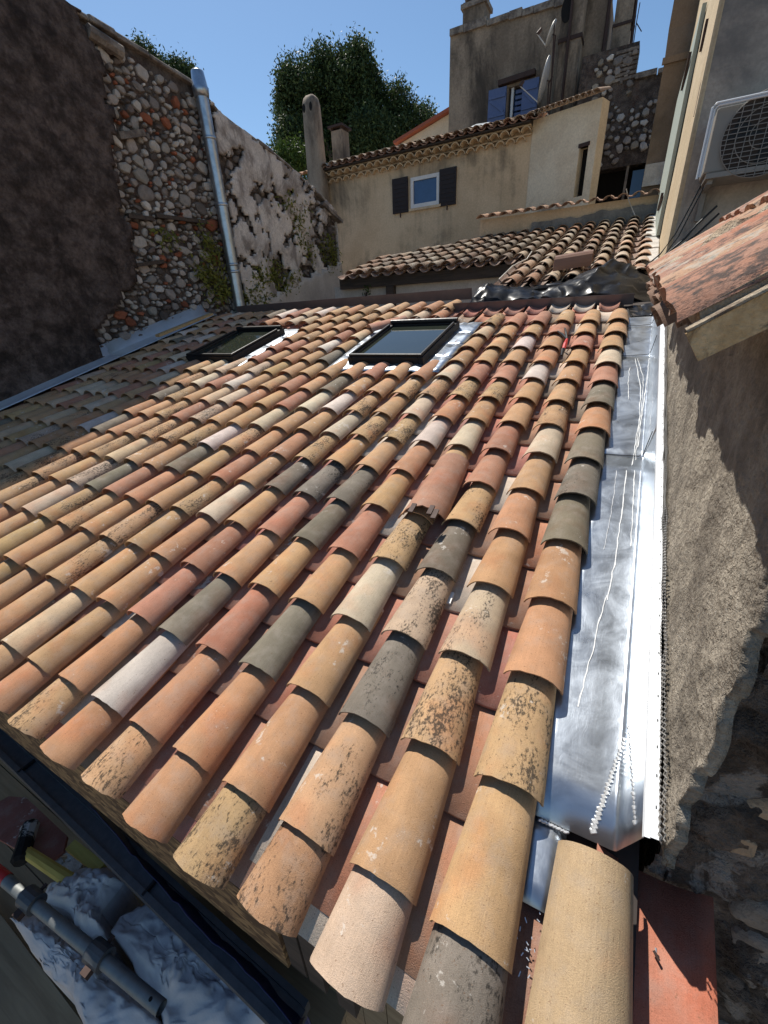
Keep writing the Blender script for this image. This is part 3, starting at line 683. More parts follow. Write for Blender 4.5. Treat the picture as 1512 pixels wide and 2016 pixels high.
def lay_stones(lst, par, o3, ex, ey, ez, depth, cols, seed, asp=1.3, limit=295, rest_name='small_stones', name='stone', pool=(0, 14)):
    r = random.Random(seed); lst = sorted(lst, key=lambda q: -q[2]); rest = MB()
    for k, (u, v, q) in enumerate(lst):
        i = r.randrange(*pool); a = r.uniform(-.55, .55) + (math.pi if r.random() < .5 else 0)
        dz = depth * r.uniform(.6, 1.3)
        m = frame(tuple(o3(u, v)), ex, ey, ez) @ Matrix.Rotation(a, 4, 'Z') @ Matrix.Diagonal((q * asp * r.uniform(.7, 1.2), q * r.uniform(.65, 1.1), dz, 1))
        c = r.choice(cols); kk = r.uniform(.6, 1.25); c = tuple(x * kk for x in c)
        if k < limit:
            o = link(name, STONES[i], par, m); o.color = (*c, 1)
        else: join_tile(rest, STB[i], m, (*c, 1))
    if rest.v:
        o = rest.build(rest_name, M['stone_far'], par); o['kind'] = 'stuff'
mfar = M['stone'].copy(); mfar.name = 'rubble_stone_joined'; M['stone_far'] = mfar
_N = mfar.node_tree.nodes; _L = mfar.node_tree.links
_at = _N.new('ShaderNodeAttribute'); _at.attribute_name = 'tint'
for l in list(_L):
    if l.from_node.type == 'OBJECT_INFO': to = l.to_socket; _L.remove(l); _L.new(_at.outputs['Color'], to)

# ------------------------------------------------------------------ the tall shaded house on the left
XW = -5.95
lh = thing('left_house', 'tall shaded old house on the left, bare rubble between brown render and flaking white plaster', 'house')
TOP = [(-3.0, 4.56), (3.4, 4.56), (4.30, 4.50), (4.92, 4.465), (5.72, 4.386), (6.07, 4.166), (7.15, 3.953), (8.26, 3.689), (9.1, 3.35)]
def topz(y): return float(np.interp(y, [a for a, _ in TOP], [b for _, b in TOP]))
YZ = lambda x, y: tuple(onX(x, y, XW)[1:])
RB = sorted([YZ(*p) for p in ((175, 95), (205, 200), (215, 330), (235, 430), (262, 530), (225, 590), (195, 640), (190, 690))], key=lambda q: q[1])
def rb(z): return float(np.interp(z, [q[1] for q in RB], [q[0] for q in RB]))
PB = sorted([YZ(*p) for p in ((405, 190), (430, 330), (455, 480), (478, 600))], key=lambda q: q[1])
def pb(z): return float(np.interp(z, [q[1] for q in PB], [q[0] for q in PB]))
SW = [YZ(500, 600), YZ(560, 572), YZ(600, 553), YZ(668, 520)]
def swz(y): return float(np.interp(y, [q[0] for q in SW], [q[1] for q in SW]))
b = MB(); b.box(-9.5, XW - 0.02, -3.0, 9.08, -6, 0.0)
pts = [(-3.0, 0.0), (9.08, 0.0)] + [(min(y, 9.08), z - 0.03) for y, z in reversed(TOP)]
n = len(pts); b.add([(XW - 0.02, y, z) for y, z in pts] + [(-9.5, y, z + 0.35) for y, z in pts], [tuple(range(n)), tuple(range(2 * n - 1, n - 1, -1))] + [(k, k + n, (k + 1) % n + n, (k + 1) % n) for k in range(n)])
b.build('wall', M['rubble_mortar'], lh)
# surface skins, each with a ragged edge of its own
def skin(name, mat, y0, y1, z0, z1, st, off, amp, inside, fr, seed):
    ys = np.arange(y0, y1 + st, st); zs = np.arange(z0, z1 + st, st); P = []
    K = np.zeros((len(ys), len(zs)), bool)
    for i, y in enumerate(ys):
        row = []
        for j, z in enumerate(zs):
            K[i, j] = inside(y, z) and z < topz(y) - 0.01
            zz = min(z, topz(min(max(y, -3), 9.1)) - 0.005)
            row.append((XW + off + amp * fbm(y * fr, zz * fr, seed), min(y, 9.09), zz))
        P.append(row)
    b = MB(); b.grid(P, keep=lambda i, j: K[i, j] or K[i + 1, j + 1]); o = b.build(name, M[mat], lh); smooth(o)
    md = o.modifiers.new('thick', 'SOLIDIFY'); md.thickness = 0.05; md.offset = -1
    return o
wob = lambda y, z, k: 0.16 * fbm(y * 2.2, z * 2.2, k) + 0.06 * fbm(y * 9, z * 9, k)
skin('brown_render', 'brown_render', -3.0, 4.4, 0.2, 4.6, 0.055, 0.035, 0.022, lambda y, z: y < rb(z) + wob(y, z, 1), 3.0, 2)
def in_white(y, z): return y > pb(z) + 0.05 + 0.4 * wob(y, z, 5) and z > swz(y) and fbm(y * 2.1, z * 2.6, 7) * 0.8 + fbm(y * 6, z * 6, 8) * 0.5 < 0.10 - 0.5 * max(0, (y - 7.9)) + (0.12 if z > topz(y) - 0.5 and y < 7.4 else 0)
skin('white_plaster', 'white_plaster', 5.4, 9.1, 1.2, 4.4, 0.035, 0.03, 0.012, in_white, 4.0, 6)
skin('smooth_plaster', 'smooth_white', 5.5, 9.1, -1.0, 2.6, 0.09, 0.036, 0.006, lambda y, z: z < swz(y) + 0.3 * wob(y, z, 9) and y > 5.9, 2.0, 9)
b = MB(); b.box(-7.0, XW + 0.03, 9.08, 9.11, -1, 3.2); b.build('end_quoin', M['white_plaster'], lh)
# rubble
GREY = [(0.42, 0.37, 0.33), (0.32, 0.28, 0.25), (0.48, 0.44, 0.40), (0.22, 0.19, 0.17), (0.36, 0.31, 0.275), (0.52, 0.48, 0.43), (0.28, 0.10, 0.055), (0.15, 0.12, 0.105), (.40, .36, .32), (.44, .40, .35)]
ins = lambda y, z: rb(z) + 0.03 < y < pb(z) + 0.02 and 0.55 + 0.13 * y < z < topz(y) - 0.16
st = pack(ins, (2.4, 6.0, 0.7, 4.5), (0.10, .076, 0.058, 0.042, 0.029, .02), (40, 260, 1700, 6000, 9000, 11000), 1.3, 0.83, 3)
lay_stones(st, lh, lambda u, v: (XW - 0.012, u, v), (0, 1, 0), (0, 0, 1), (1, 0, 0), 0.036, GREY, 4, 1.22)
DK = [(0.26, 0.22, 0.195), (0.17, 0.145, 0.13), (0.32, 0.275, 0.245), (0.14, 0.115, 0.105), (0.38, 0.33, 0.295)]
lh2 = MB()
ins2 = lambda y, z: pb(z) + 0.15 < y < 9.0 and swz(y) + 0.05 < z < topz(y) - 0.12 and not in_white(y, z)
st = pack(ins2, (5.7, 9.0, 1.2, 4.3), (0.085, 0.06, 0.042, .03), (900, 3000, 4500, 4000), 1.25, 0.88, 8)
for k, (u, v, q) in enumerate(sorted(st, key=lambda q: -q[2])): pass
wallst = thing('exposed_stones', 'dark stones showing where white plaster has fallen off beside the flue pipe', 'stonework')
lay_stones(st, lh, lambda u, v: (XW - 0.02, u, v), (0, 1, 0), (0, 0, 1), (1, 0, 0), 0.055, DK, 6, 1.22, limit=0, rest_name='dark_stones')
bpy.data.objects.remove(wallst)
# lintel beams bedded in the rubble
for (a, b_, w) in (((232, 268), (282, 262), 0.07), ((250, 425), (300, 432), .05), ((305, 425), (405, 438), .045), ((262, 523), (320, 515), .045)):
    m = MB(); p, q = onX(*a, XW + .02), onX(*b_, XW + .02); m.beam(p, q, 0.09, w); m.build('bedded_timber', M['old_wood'] if w < .06 else M['coping'], lh)
# coping: mortar and flat tiles along the sloping top, overlapping lumps
r = random.Random(9); y = 0.2
while y < 9.0:
    L_ = r.uniform(0.3, 0.55); y2 = min(y + L_, 9.14)
    if not (5.70 < y < 5.78):
        b = MB(); z0, z1 = topz(y) - 0.03, topz(y2) - 0.03; oh = r.uniform(.05, .10); t_ = r.uniform(.05, .075)
        b.hexa([(XW - .35, y, z0 - .01), (XW + oh, y, z0 - .01), (XW + oh, y2, z1 - .01), (XW - .35, y2, z1 - .01), (XW - .35, y, z0 + t_ + .03), (XW + oh - .02, y, z0 + t_ - .01), (XW + oh - .02, y2, z1 + t_ - .01), (XW - .35, y2, z1 + t_ + .03)])
        o = b.build('coping_slab', M['coping'], lh); md = o.modifiers.new('bev', 'BEVEL'); md.width = 0.02; md.segments = 2
    y = y2 + r.uniform(-.02, .015)
b = MB(); b.tube([(XW + .06, 4.18, 4.36), (XW + .08, 4.55, 4.30)], 0.07, 8); b.build('stone_corbel', M['coping'], lh)
b = MB(); b.beam((XW + .03, 8.5, 3.42), (XW + .05, 9.16, 3.19), 0.2, 0.06); b.build('eave_board', M['coping'], lh)

# flue pipe in front of that wall
fp = thing('flue_pipe', 'tall shiny metal flue pipe against the rubble wall on the left', 'pipe')
FX, FY = -5.80, 5.68
pb0, pt0 = onX(475, 618, FX), onX(390, 150, FX); FYm = (pb0[1] + pt0[1]) / 2
lean = lambda z: np.array([FX, pb0[1] + (pt0[1] - pb0[1]) * (z - pb0[2]) / (pt0[2] - pb0[2]), z])
zs = [1.25, 2.05, 2.95, 3.75, 4.22]
for i in range(4):
    b = MB(); b.tube([lean(zs[i]), lean(zs[i + 1])], 0.088, 20, cap=False); smooth(b.build('pipe_section', M['galva'], fp))
for z in zs[1:4] + [2.15, 4.28]:
    b = MB(); b.tube([lean(z - .02), lean(z - .015), lean(z + .015), lean(z + .02)], [.09, .099, .099, .09], 20); smooth(b.build('collar', M['galva'], fp))
b = MB(); b.tube([lean(4.20), lean(4.30), lean(4.31), lean(4.47), lean(4.48)], [.10, .115, .105, .085, .08], 20); smooth(b.build('cap', M['galva'], fp))
for z in (2.1, 3.7):
    b = MB(); b.beam(lean(z) + np.array([-.15, 0, 0]), lean(z) + np.array([-.05, 0, 0]), .03, .03); b.build('wall_bracket', M['galva'], fp)

# climbing vines
def leaves(name, mat, cents, n, size, par, seed, flat=None, spread=0.09):
    g = np.random.default_rng(seed); c = np.array(cents, float); idx = g.integers(0, len(c), n)
    p = c[idx] + g.normal(0, 1, (n, 3)) * np.array(spread)
    a = g.normal(0, 1, (n, 3)); a /= np.linalg.norm(a, axis=1)[:, None]
    nn = g.normal(0, 1, (n, 3)) if flat is None else np.array(flat) + g.normal(0, .45, (n, 3)); nn /= np.linalg.norm(nn, axis=1)[:, None]
    t = np.cross(a, nn); t /= np.linalg.norm(t, axis=1)[:, None]; u = np.cross(nn, t)
    s = (size * g.uniform(.6, 1.3, n))[:, None]
    v = np.stack([p - t * s, p + u * s * .45 + nn * s * .1, p + t * s * 1.1, p - u * s * .45 + nn * s * .1], 1).reshape(-1, 3)
    me = bpy.data.meshes.new(name); me.vertices.add(4 * n); me.vertices.foreach_set('co', v.ravel())
    me.loops.add(4 * n); me.loops.foreach_set('vertex_index', np.arange(4 * n, dtype=np.int32)); me.polygons.add(n)
    me.polygons.foreach_set('loop_start', np.arange(0, 4 * n, 4, dtype=np.int32)); me.polygons.foreach_set('loop_total', np.full(n, 4, np.int32))
    me.materials.append(M[mat]); at = me.attributes.new('tint', 'FLOAT_COLOR', 'FACE')
    k = np.clip(g.normal(.45, .25, n), 0, 1); at.data.foreach_set('color', np.stack([k, k, k, np.ones(n)], 1).ravel()); me.update(); me.validate()
    return link(name, me, par)
def on_left(px_, out=0.06): return [onX(x, y, XW + out) for x, y in px_]
for lab, pts, n, stems in (
    ('yellowish green creeper growing on the rubble left of the flue pipe', [(408, 470), (415, 490), (425, 510), (410, 545), (425, 550), (440, 560), (430, 585), (445, 575), (400, 530), (330, 468)], 700, [[(455, 612), (440, 560), (415, 490), (400, 465)]]),
    ('vine trailing down the white plaster wall below the sloping coping', [(565, 395), (575, 410), (585, 430), (590, 450), (600, 420), (590, 470), (600, 485), (615, 500), (640, 495), (655, 490), (660, 510), (650, 480), (655, 520)], 900, [[(565, 390), (588, 440), (592, 480), (640, 500), (662, 530)], [(660, 540), (655, 480)]]),
    ('tangled vine spreading low across the white wall right of the flue pipe', [(490, 590), (500, 575), (515, 560), (530, 545), (510, 540), (545, 550), (560, 565), (575, 550), (525, 585), (540, 530), (495, 605), (515, 608), (585, 545)], 1100,
     [[(490, 605), (530, 570), (590, 545), (655, 540)], [(560, 600), (580, 560), (610, 545), (640, 575)], [(590, 600), (605, 570), (600, 545)], [(625, 600), (615, 570), (640, 545)], [(640, 560), (610, 590), (570, 575)], [(600, 580), (650, 570), (690, 560)]])):
    t = thing('climbing_vine', lab, 'vine'); o = leaves('foliage', 'leaf_vine', on_left(pts, .07), n, 0.035, t, len(pts), (1, 0, .5), (.025, .11, .1)); o['kind'] = 'stuff'
    for sx in stems:
        b = MB(); b.tube(on_left(sx, .05), 0.007, 5); b.build('stem', M['twig'], t)

# ------------------------------------------------------------------ the older roof behind, with its two levels
mr = thing('old_tiled_roof', 'weathered old tiled roof behind the new one, dark and lichen covered on its left', 'roof')
P0 = np.array([0, 5.5, 1.56]); MS = math.atan(0.262); MU = np.array([0, math.cos(MS), math.sin(MS)]); MN = np.array([0, -math.sin(MS), math.cos(MS)])
mid_pt = lambda x, s, h=0.0: P0 + np.array([x, 0, 0]) + MU * s + MN * h
def mid_sxy(px_, py_): q = onP(px_, py_, P0, MN); return q[0], (q - P0) @ MU
xa, sa = mid_sxy(985, 566); xd, sd = mid_sxy(690, 541); xe, se = mid_sxy(1003, 514); xt, stp = mid_sxy(942, 474); xl, sl = mid_sxy(672, 527)
sl += (stp - sl) * (-4.58 - xl) / (xt - xl); xl = -4.58
CW2 = 0.225; rr = random.Random(21); lst = []; plist = []
s_dark = (sd + se) / 2
for c in range(-1, 22):
    x = -0.02 - c * CW2 - 0.1
    s0 = 0.0 if x > xa - 0.06 else s_dark
    s1 = 4.2 if x > xt else float(np.interp(x, [xl, xt], [sl, stp]))
    if x < xl + 0.02: continue
    s = s0; k = 0
    while s < s1 - 0.05:
        lst.append((x, s, c)); plist.append((x - CW2 / 2, s - .07, c)); s += 0.395; k += 1
def mframe(x, s, h, tilt, yaw, roll):
    return frame(tuple(mid_pt(x, s, h)), (1, 0, 0), tuple(MU), tuple(MN)) @ Matrix.Rotation(yaw, 4, 'Z') @ Matrix.Rotation(roll, 4, 'Y') @ Matrix.Rotation(tilt, 4, 'X')
OLDCOL = [(0.40, 0.31, 0.215), (0.34, 0.27, 0.195), (0.44, 0.30, 0.20), (0.30, 0.235, 0.175), (0.42, 0.35, 0.27), (0.36, 0.21, 0.13), (0.23, 0.165, 0.12)]
lst.sort(key=lambda q: pix(mid_pt(q[0], q[1]))[2]); farb = MB()
for n_, (x, s, c) in enumerate(lst):
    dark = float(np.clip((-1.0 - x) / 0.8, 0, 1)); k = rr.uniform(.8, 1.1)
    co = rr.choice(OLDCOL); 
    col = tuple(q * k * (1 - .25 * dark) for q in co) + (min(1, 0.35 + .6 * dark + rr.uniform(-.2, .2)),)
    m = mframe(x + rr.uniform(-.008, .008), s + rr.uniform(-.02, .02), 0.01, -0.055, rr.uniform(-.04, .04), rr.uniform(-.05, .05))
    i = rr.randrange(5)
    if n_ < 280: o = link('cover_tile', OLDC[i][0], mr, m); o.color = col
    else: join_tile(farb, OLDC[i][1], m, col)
if farb.v:
    o = farb.build('far_cover_tiles', M['old_tile_far'], mr); o['kind'] = 'stuff'
farb = MB()
for (x, s, c) in plist:
    k = rr.uniform(.6, 1.0); join_tile(farb, OLDP[0][1], mframe(x, s, -0.035, -0.05, 0, 0), (0.30 * k, .2 * k, .15 * k, .7))
o = farb.build('pan_tiles', M['old_tile_far'], mr); o['kind'] = 'stuff'
b = MB()
def slab(x0, x1, s0, s1, h0, h1): b.hexa([mid_pt(x0, s0, h0), mid_pt(x1, s0, h0), mid_pt(x1, s1, h0), mid_pt(x0, s1, h0), mid_pt(x0, s0, h1), mid_pt(x1, s0, h1), mid_pt(x1, s1, h1), mid_pt(x0, s1, h1)])
slab(xa - .08, 0.2, 0.04, s_dark + .3, -.12, -.055); b.build('roof_boarding', M['deck'], mr)
b = MB(); slab(xt, xa - .05, s_dark + .05, 4.2, -.12, -.058); slab(xa - .05, .2, s_dark + .3, 4.2, -.12, -.058); b.build('roof_boarding', M['deck'], mr)
b = MB(); ps = [mid_pt(xl, s_dark + .05, -.058), mid_pt(xt, s_dark + .05, -.058), mid_pt(xt, stp - .02, -.058), mid_pt(xl, sl - .02, -.058)]
b.hexa([p - MN * .06 for p in ps] + ps); b.build('roof_boarding', M['deck'], mr)
b = MB(); b.beam(mid_pt(xl - .05, s_dark + .06, -.14), mid_pt(xa, s_dark + .06, -.14), .1, .16); b.build('fascia_beam', M['old_wood'], mr)
b = MB(); b.tube([mid_pt(xa - .05, .05, .06), mid_pt(xa - .02, .6, .09), mid_pt(xa + .05, 1.1, .07), mid_pt(xa + .02, s_dark, .08)], .008, 5); b.build('dry_branch', M['pale_cement'], mr)
b = MB()
for k in range(5):
    s = 0.5 + k * .72; 
    b = MB(); slab(0.085 + .01 * (k % 2), 0.255, s, s + .70, -.05, .04 + .008 * (k % 3)); o = b.build('cement_slab', M['pale_cement'], mr); md = o.modifiers.new('bev', 'BEVEL'); md.width = .012; md.segments = 2
# walls under it: white court wall with a dark post
cw = thing('court_wall', 'plain white wall under the dark eave of the old roof', 'wall')
yw = mid_pt(0, s_dark)[1] + 0.16
b = MB(); b.box(xl - 0.25, xa - .02, yw, yw + .2, -6, mid_pt(0, s_dark)[2] - .15); b.build('wall_face', M['smooth_white'], cw)
b = MB(); b.box(xa - 0.12, 0.2, 5.62, 5.8, -6, 1.44); b.box(xa - .12, xa + .05, 5.8, yw + .2, -6, 1.5); b.build('wall_return', M['smooth_white'], cw)
p = onY(770, 575, yw - .06); b = MB(); b.box(p[0] - .07, p[0] + .07, yw - .12, yw - .01, -6, 1.85); tag(b.build('dark_post', M['old_wood']), 'dark timber post standing against the white court wall', 'post')
t = thing('hanging_plant', 'small green shoot in front of the white court wall left of the dark post', 'plant')
q = [onY(x, y, yw - .1) for x, y in ((726, 565), (722, 572), (716, 582), (728, 578))]; o = leaves('foliage', 'leaf_bright', q, 30, .035, t, 3, None, (.03, .02, .04)); o['kind'] = 'stuff'
b = MB(); b.tube([onY(718, 602, yw - .1), onY(722, 575, yw - .1)], .02, 6); b.build('stem', M['black'], t)
# loose ridge tile left on the old roof
t = thing('ridge_tile', 'smooth brown ridge tile lying sideways on the old roof', 'roof tile')
q0, q1 = onP(1092, 524, mid_pt(0, 0, .1), MN), onP(1166, 512, mid_pt(0, 0, .1), MN); d = (q1 - q0) / np.linalg.norm(q1 - q0)
b = MB(); P = []
for f in (0, 1):
    c0 = q0 + (q1 - q0) * f; P.append([c0 + MU * (.12 * math.sin(a)) + MN * (.13 * math.cos(a) - .04) for a in np.linspace(-1.5, 1.5, 11)])
b.grid(P); o = b.build('tile_body', plain('smooth_brown_clay', (.21, .115, .08), .5), t); md = o.modifiers.new('th', 'SOLIDIFY'); md.thickness = .016

# black plastic sheet crumpled over the gap between the roofs
def sheet_from(rows, name, mat, par, sub=6, amp=.02, seed=0, th=.002, fr=9):
    P = np.array(rows, float); ni, nj = P.shape[:2]; b = MB(); out = []
    for a in np.linspace(0, ni - 1, (ni - 1) * sub + 1):
        i = min(int(a), ni - 2); f = a - i; f2 = f * f * (3 - 2 * f); row = []
        for c in np.linspace(0, nj - 1, (nj - 1) * sub + 1):
            j = min(int(c), nj - 2); g_ = c - j; g2 = g_ * g_ * (3 - 2 * g_)
            p = (P[i, j] * (1 - f2) + P[i + 1, j] * f2) * (1 - g2) + (P[i, j + 1] * (1 - f2) + P[i + 1, j + 1] * f2) * g2
            e = amp * np.array([fbm(p[0] * fr, p[1] * fr, seed), fbm(p[0] * fr, p[1] * fr, seed + 5), 1.3 * (1 - 2 * abs(fbm(p[0] * fr * .8, p[1] * fr * .8, seed + 9)))])
            row.append(p + e)
        out.append(row)
    b.grid(out); o = b.build(name, M[mat], par); smooth(o); md = o.modifiers.new('th', 'SOLIDIFY'); md.thickness = th
    return o
tp = thing('black_tarp', 'crumpled black plastic sheet bunched in the gap between the two roofs', 'tarpaulin')
rows = [[onY(x, y, 4.93 + .03 * k) for k, (x, y) in enumerate(((915, 606), (960, 606), (1010, 606), (1060, 606), (1110, 606), (1160, 606), (1215, 606), (1275, 606)))],
        [onY(x, y, 5.0) for x, y in ((925, 592), (950, 588), (1000, 596), (1060, 592), (1110, 588), (1160, 585), (1220, 590), (1278, 600))],
        [onY(x, y, 5.15) for x, y in ((940, 575), (958, 564), (1000, 577), (1050, 582), (1100, 573), (1150, 560), (1215, 565), (1280, 580))],
        [onY(x, y, 5.35) for x, y in ((945, 568), (965, 562), (1005, 572), (1055, 572), (1110, 560), (1175, 535), (1230, 545), (1284, 555))],
        [onY(x, y, 5.55) for x, y in ((950, 572), (975, 572), (1010, 574), (1060, 566), (1120, 556), (1205, 517), (1240, 527), (1282, 535))],
        [onY(x, y, 5.8) for x, y in ((955, 590), (985, 590), (1015, 585), (1065, 575), (1130, 560), (1208, 522), (1245, 532), (1280, 548))]]
sheet_from(rows, 'plastic_sheet', 'black_plastic', tp, 7, .032, 3, .002, 5)
b = MB(); q = [onY(x, y, 5.3) for x, y in ((1025, 577), (1060, 570), (1120, 563))]; b.tube(q, [.03, .04, .03], 8); o = b.build('folded_edge', M['black_plastic'], tp)
rows = [[onY(x, y, 4.85) for x, y in ((1232, 606), (1262, 602), (1292, 596))], [onY(x, y, 4.72) for x, y in ((1238, 616), (1262, 613), (1290, 610))], [onY(x, y, 4.55) for x, y in ((1240, 626), (1262, 626), (1284, 622))]]
sheet_from(rows, 'plastic_sheet', 'black_plastic', tp, 5, .012, 6, .002, 18)
b = MB(); q = [onX(x, y, .14) for x, y in ((1283, 572), (1290, 600), (1276, 590))]; 

# tiled parapet at the head of the old roof
pw = thing('parapet_wall', 'low tan and grey wall capped with wavy old tiles above the old roof', 'wall')
yp = mid_pt(0, 4.1)[1]; zl = onY(950, 430, yp)[2]; zr = onY(1305, 368, yp)[2]; xl_, xr_ = onY(945, 440, yp)[0], onY(1312, 400, yp)[0]
zt = (zl + zr) / 2 - .06; zm = onY(1060, 445, yp)[2]
b = MB(); b.box(xl_, xr_ + .05, yp, yp + .3, 0.5, zt); b.build('wall_face', M['tan_wall'], pw)
b = MB(); b.box(xl_ + .02, xr_ + .05, yp - .06, yp - .003, 1.5, onY(1000, 463, yp)[2] + .03); b.build('cement_band', M['cement'], pw)
P = []; b = MB()
for x in np.linspace(xl_ + 1.0, xr_ + .05, 40):
    P.append([(x, yp - .02, zt - .45), (x, yp - .022 + .01 * fbm(x * 4, 1), zt - .20 + .08 * fbm(x * 2.5, 2) + .08 * (x - xl_) / 3)])
b.grid(P); o = b.build('cement_patch', M['cement'], pw); md = o.modifiers.new('th', 'SOLIDIFY'); md.thickness = .03
k = 0; x = xl_ + .05
while x < xr_ + .02:
    m = frame((x, yp - .14, zt + .0), (1, 0, 0), (0, math.cos(.2), math.sin(.2)), (0, -math.sin(.2), math.cos(.2))) @ Matrix.Rotation(rr.uniform(-.06, .06), 4, 'Z')
    o = link('coping_tile', OLDC[k % 5][0], pw, m); kk = rr.uniform(.8, 1.1); o.color = (.42 * kk, .27 * kk, .18 * kk, .4)
    m = frame((x + .11, yp - .13, zt + .015), (1, 0, 0), (0, math.cos(.2), math.sin(.2)), (0, -math.sin(.2), math.cos(.2)))
    o = link('coping_pan', OLDP[0][0], pw, m); o.color = (.3 * kk, .18 * kk, .13 * kk, .4)
    x += .22; k += 1
b = MB(); b.tube([onY(1233, 372, yp - .16), onY(1238, 395, yp - .1), onY(1246, 415, yp - .08), onY(1252, 428, yp - .15)], .008, 5); tag(b.build('white_wire', M['pale_cement']), 'short pale wire hanging down the parapet wall', 'wire')

# ------------------------------------------------------------------ tan house behind with the small shuttered window
th = thing('tan_house', 'tan plastered house behind with a small white window and scalloped tile eaves', 'house')
HY = 11.0
hx0, hx1 = onY(640, 345, HY)[0], onY(1048, 260, HY)[0]; hz = 4.62
wx0, wx1 = onY(809, 350, HY)[0], onY(866, 340, HY)[0]; wz0, wz1 = onY(838, 407, HY)[2], onY(838, 345, HY)[2]
b = MB()
for a in ((hx0, wx0, -6, hz), (wx1, hx1, -6, hz), (wx0, wx1, -6, wz0), (wx0, wx1, wz1, hz)): b.box(a[0], a[1], HY, HY + .35, a[2], a[3])
b.box(hx0, hx1, HY + .35, HY + 4, -6, hz); b.build('wall', M['tan_wall'], th)
f = MB()
for a in ((wx0, wx0 + .07, wz0, wz1), (wx1 - .07, wx1, wz0, wz1), (wx0 + .07, wx1 - .07, wz0, wz0 + .08), (wx0 + .07, wx1 - .07, wz1 - .07, wz1)): f.box(a[0], a[1], HY - .025, HY + .06, a[2], a[3])
wf = f.build('window_frame', M['white_frame'], th)
b = MB(); b.box(wx0 + .07, wx1 - .07, HY + .01, HY + .02, wz0 + .08, wz1 - .07); b.build('window_pane', M['blue_glass'], wf)
b = MB(); b.box(wx0 - .04, wx1 + .05, HY - .06, HY + .02, wz0 - .05, wz0 - .002); b.build('window_sill', M['tan_wall'], th)
for x0, x1, u0, u1 in ((774, 804, 350, 416), (866, 899, 331, 400)):
    a0, a1 = onY(x0, 380, HY)[0], onY(x1, 360, HY)[0]; z0, z1 = wz0 - .05, wz1 + .04
    b = MB(); b.box(a0, a1, HY - .05, HY - .012, z0, z1); s_ = b.build('shutter', M['dark_shutter'], th)
    for k in range(7):
        zz = z0 + .06 + k * (z1 - z0 - .1) / 7; b = MB(); b.box(a0 + .04, a1 - .04, HY - .058, HY - .048, zz, zz + .045); b.build('louvre', M['dark_shutter'], s_)
    b = MB(); b.box((a0 + a1) / 2 - .012, (a0 + a1) / 2 + .012, HY - .06, HY - .03, z0 - .09, z0 + .01); b.build('shutter_catch', M['rust'], s_)
# scalloped courses under the eave
GEN, _gm = cover_mesh('eave_scallop', M['tan_wall'], w0=0.20, w1=0.19, h0=0.085, h1=0.08, Ln=0.3, th=0.02, seed=41, na=8, nl=1, rag=.006)
for row in range(2):
    x = hx0 + .05 + (.11 if row else 0)
    while x < hx1 - .08:
        m = frame((x, HY - .10 - .12 * row, hz - .22 + .115 * row), (1, 0, 0), (0, 1, 0), (0, 0, 1)) @ Matrix.Rotation(rr.uniform(-.03, .03), 4, 'Y')
        link('eave_scallop', GEN, th, m); x += .212
    b = MB(); b.box(hx0, hx1 - .003, HY - .07 - .12 * row, HY + .1, hz - .135 + .115 * row, hz - .112 + .115 * row); b.build('eave_course', M['tan_wall'], th)
k = 0; R1 = R(16)
for c in range(26):
    x = hx0 + .03 + c * .212
    if x > hx1 + .05: break
    for r_ in range(5):
        s = r_ * .29; o3 = (x + rr.uniform(-.01, .01), HY - .36 + s * math.cos(R1), hz + .055 + s * math.sin(R1) + rr.uniform(-.006, .006))
        m = frame(o3, (1, 0, 0), (0, math.cos(R1), math.sin(R1)), (0, -math.sin(R1), math.cos(R1))) @ Matrix.Rotation(-.05, 4, 'X') @ Matrix.Rotation(rr.uniform(-.05, .05), 4, 'Z')
        o = link('cover_tile', OLDC[k % 5][0], th, m); q = rr.choice(OLDCOL); o.color = (*q, .55); k += 1
        if r_ < 2:
            m = frame((x + .106, o3[1] + .02, o3[2] - .03), (1, 0, 0), (0, math.cos(R1), math.sin(R1)), (0, -math.sin(R1), math.cos(R1)))
            o = link('pan_tile', OLDP[0][0], th, m); o.color = (.3, .17, .12, .5)
b = MB(); P0h = np.array([0, HY - .3, hz + .01]); b.hexa([(hx0, HY - .3, hz + .0), (hx1, HY - .3, hz + .0), (hx1, HY + 2, hz + .0), (hx0, HY + 2, hz + .0), (hx0, HY - .3, hz + .025), (hx1, HY - .3, hz + .025), (hx1, HY + 2, hz + .025 + 2.3 * math.tan(R1)), (hx0, HY + 2, hz + .025 + 2.3 * math.tan(R1))]); b.build('roof_boarding', M['deck'], th)
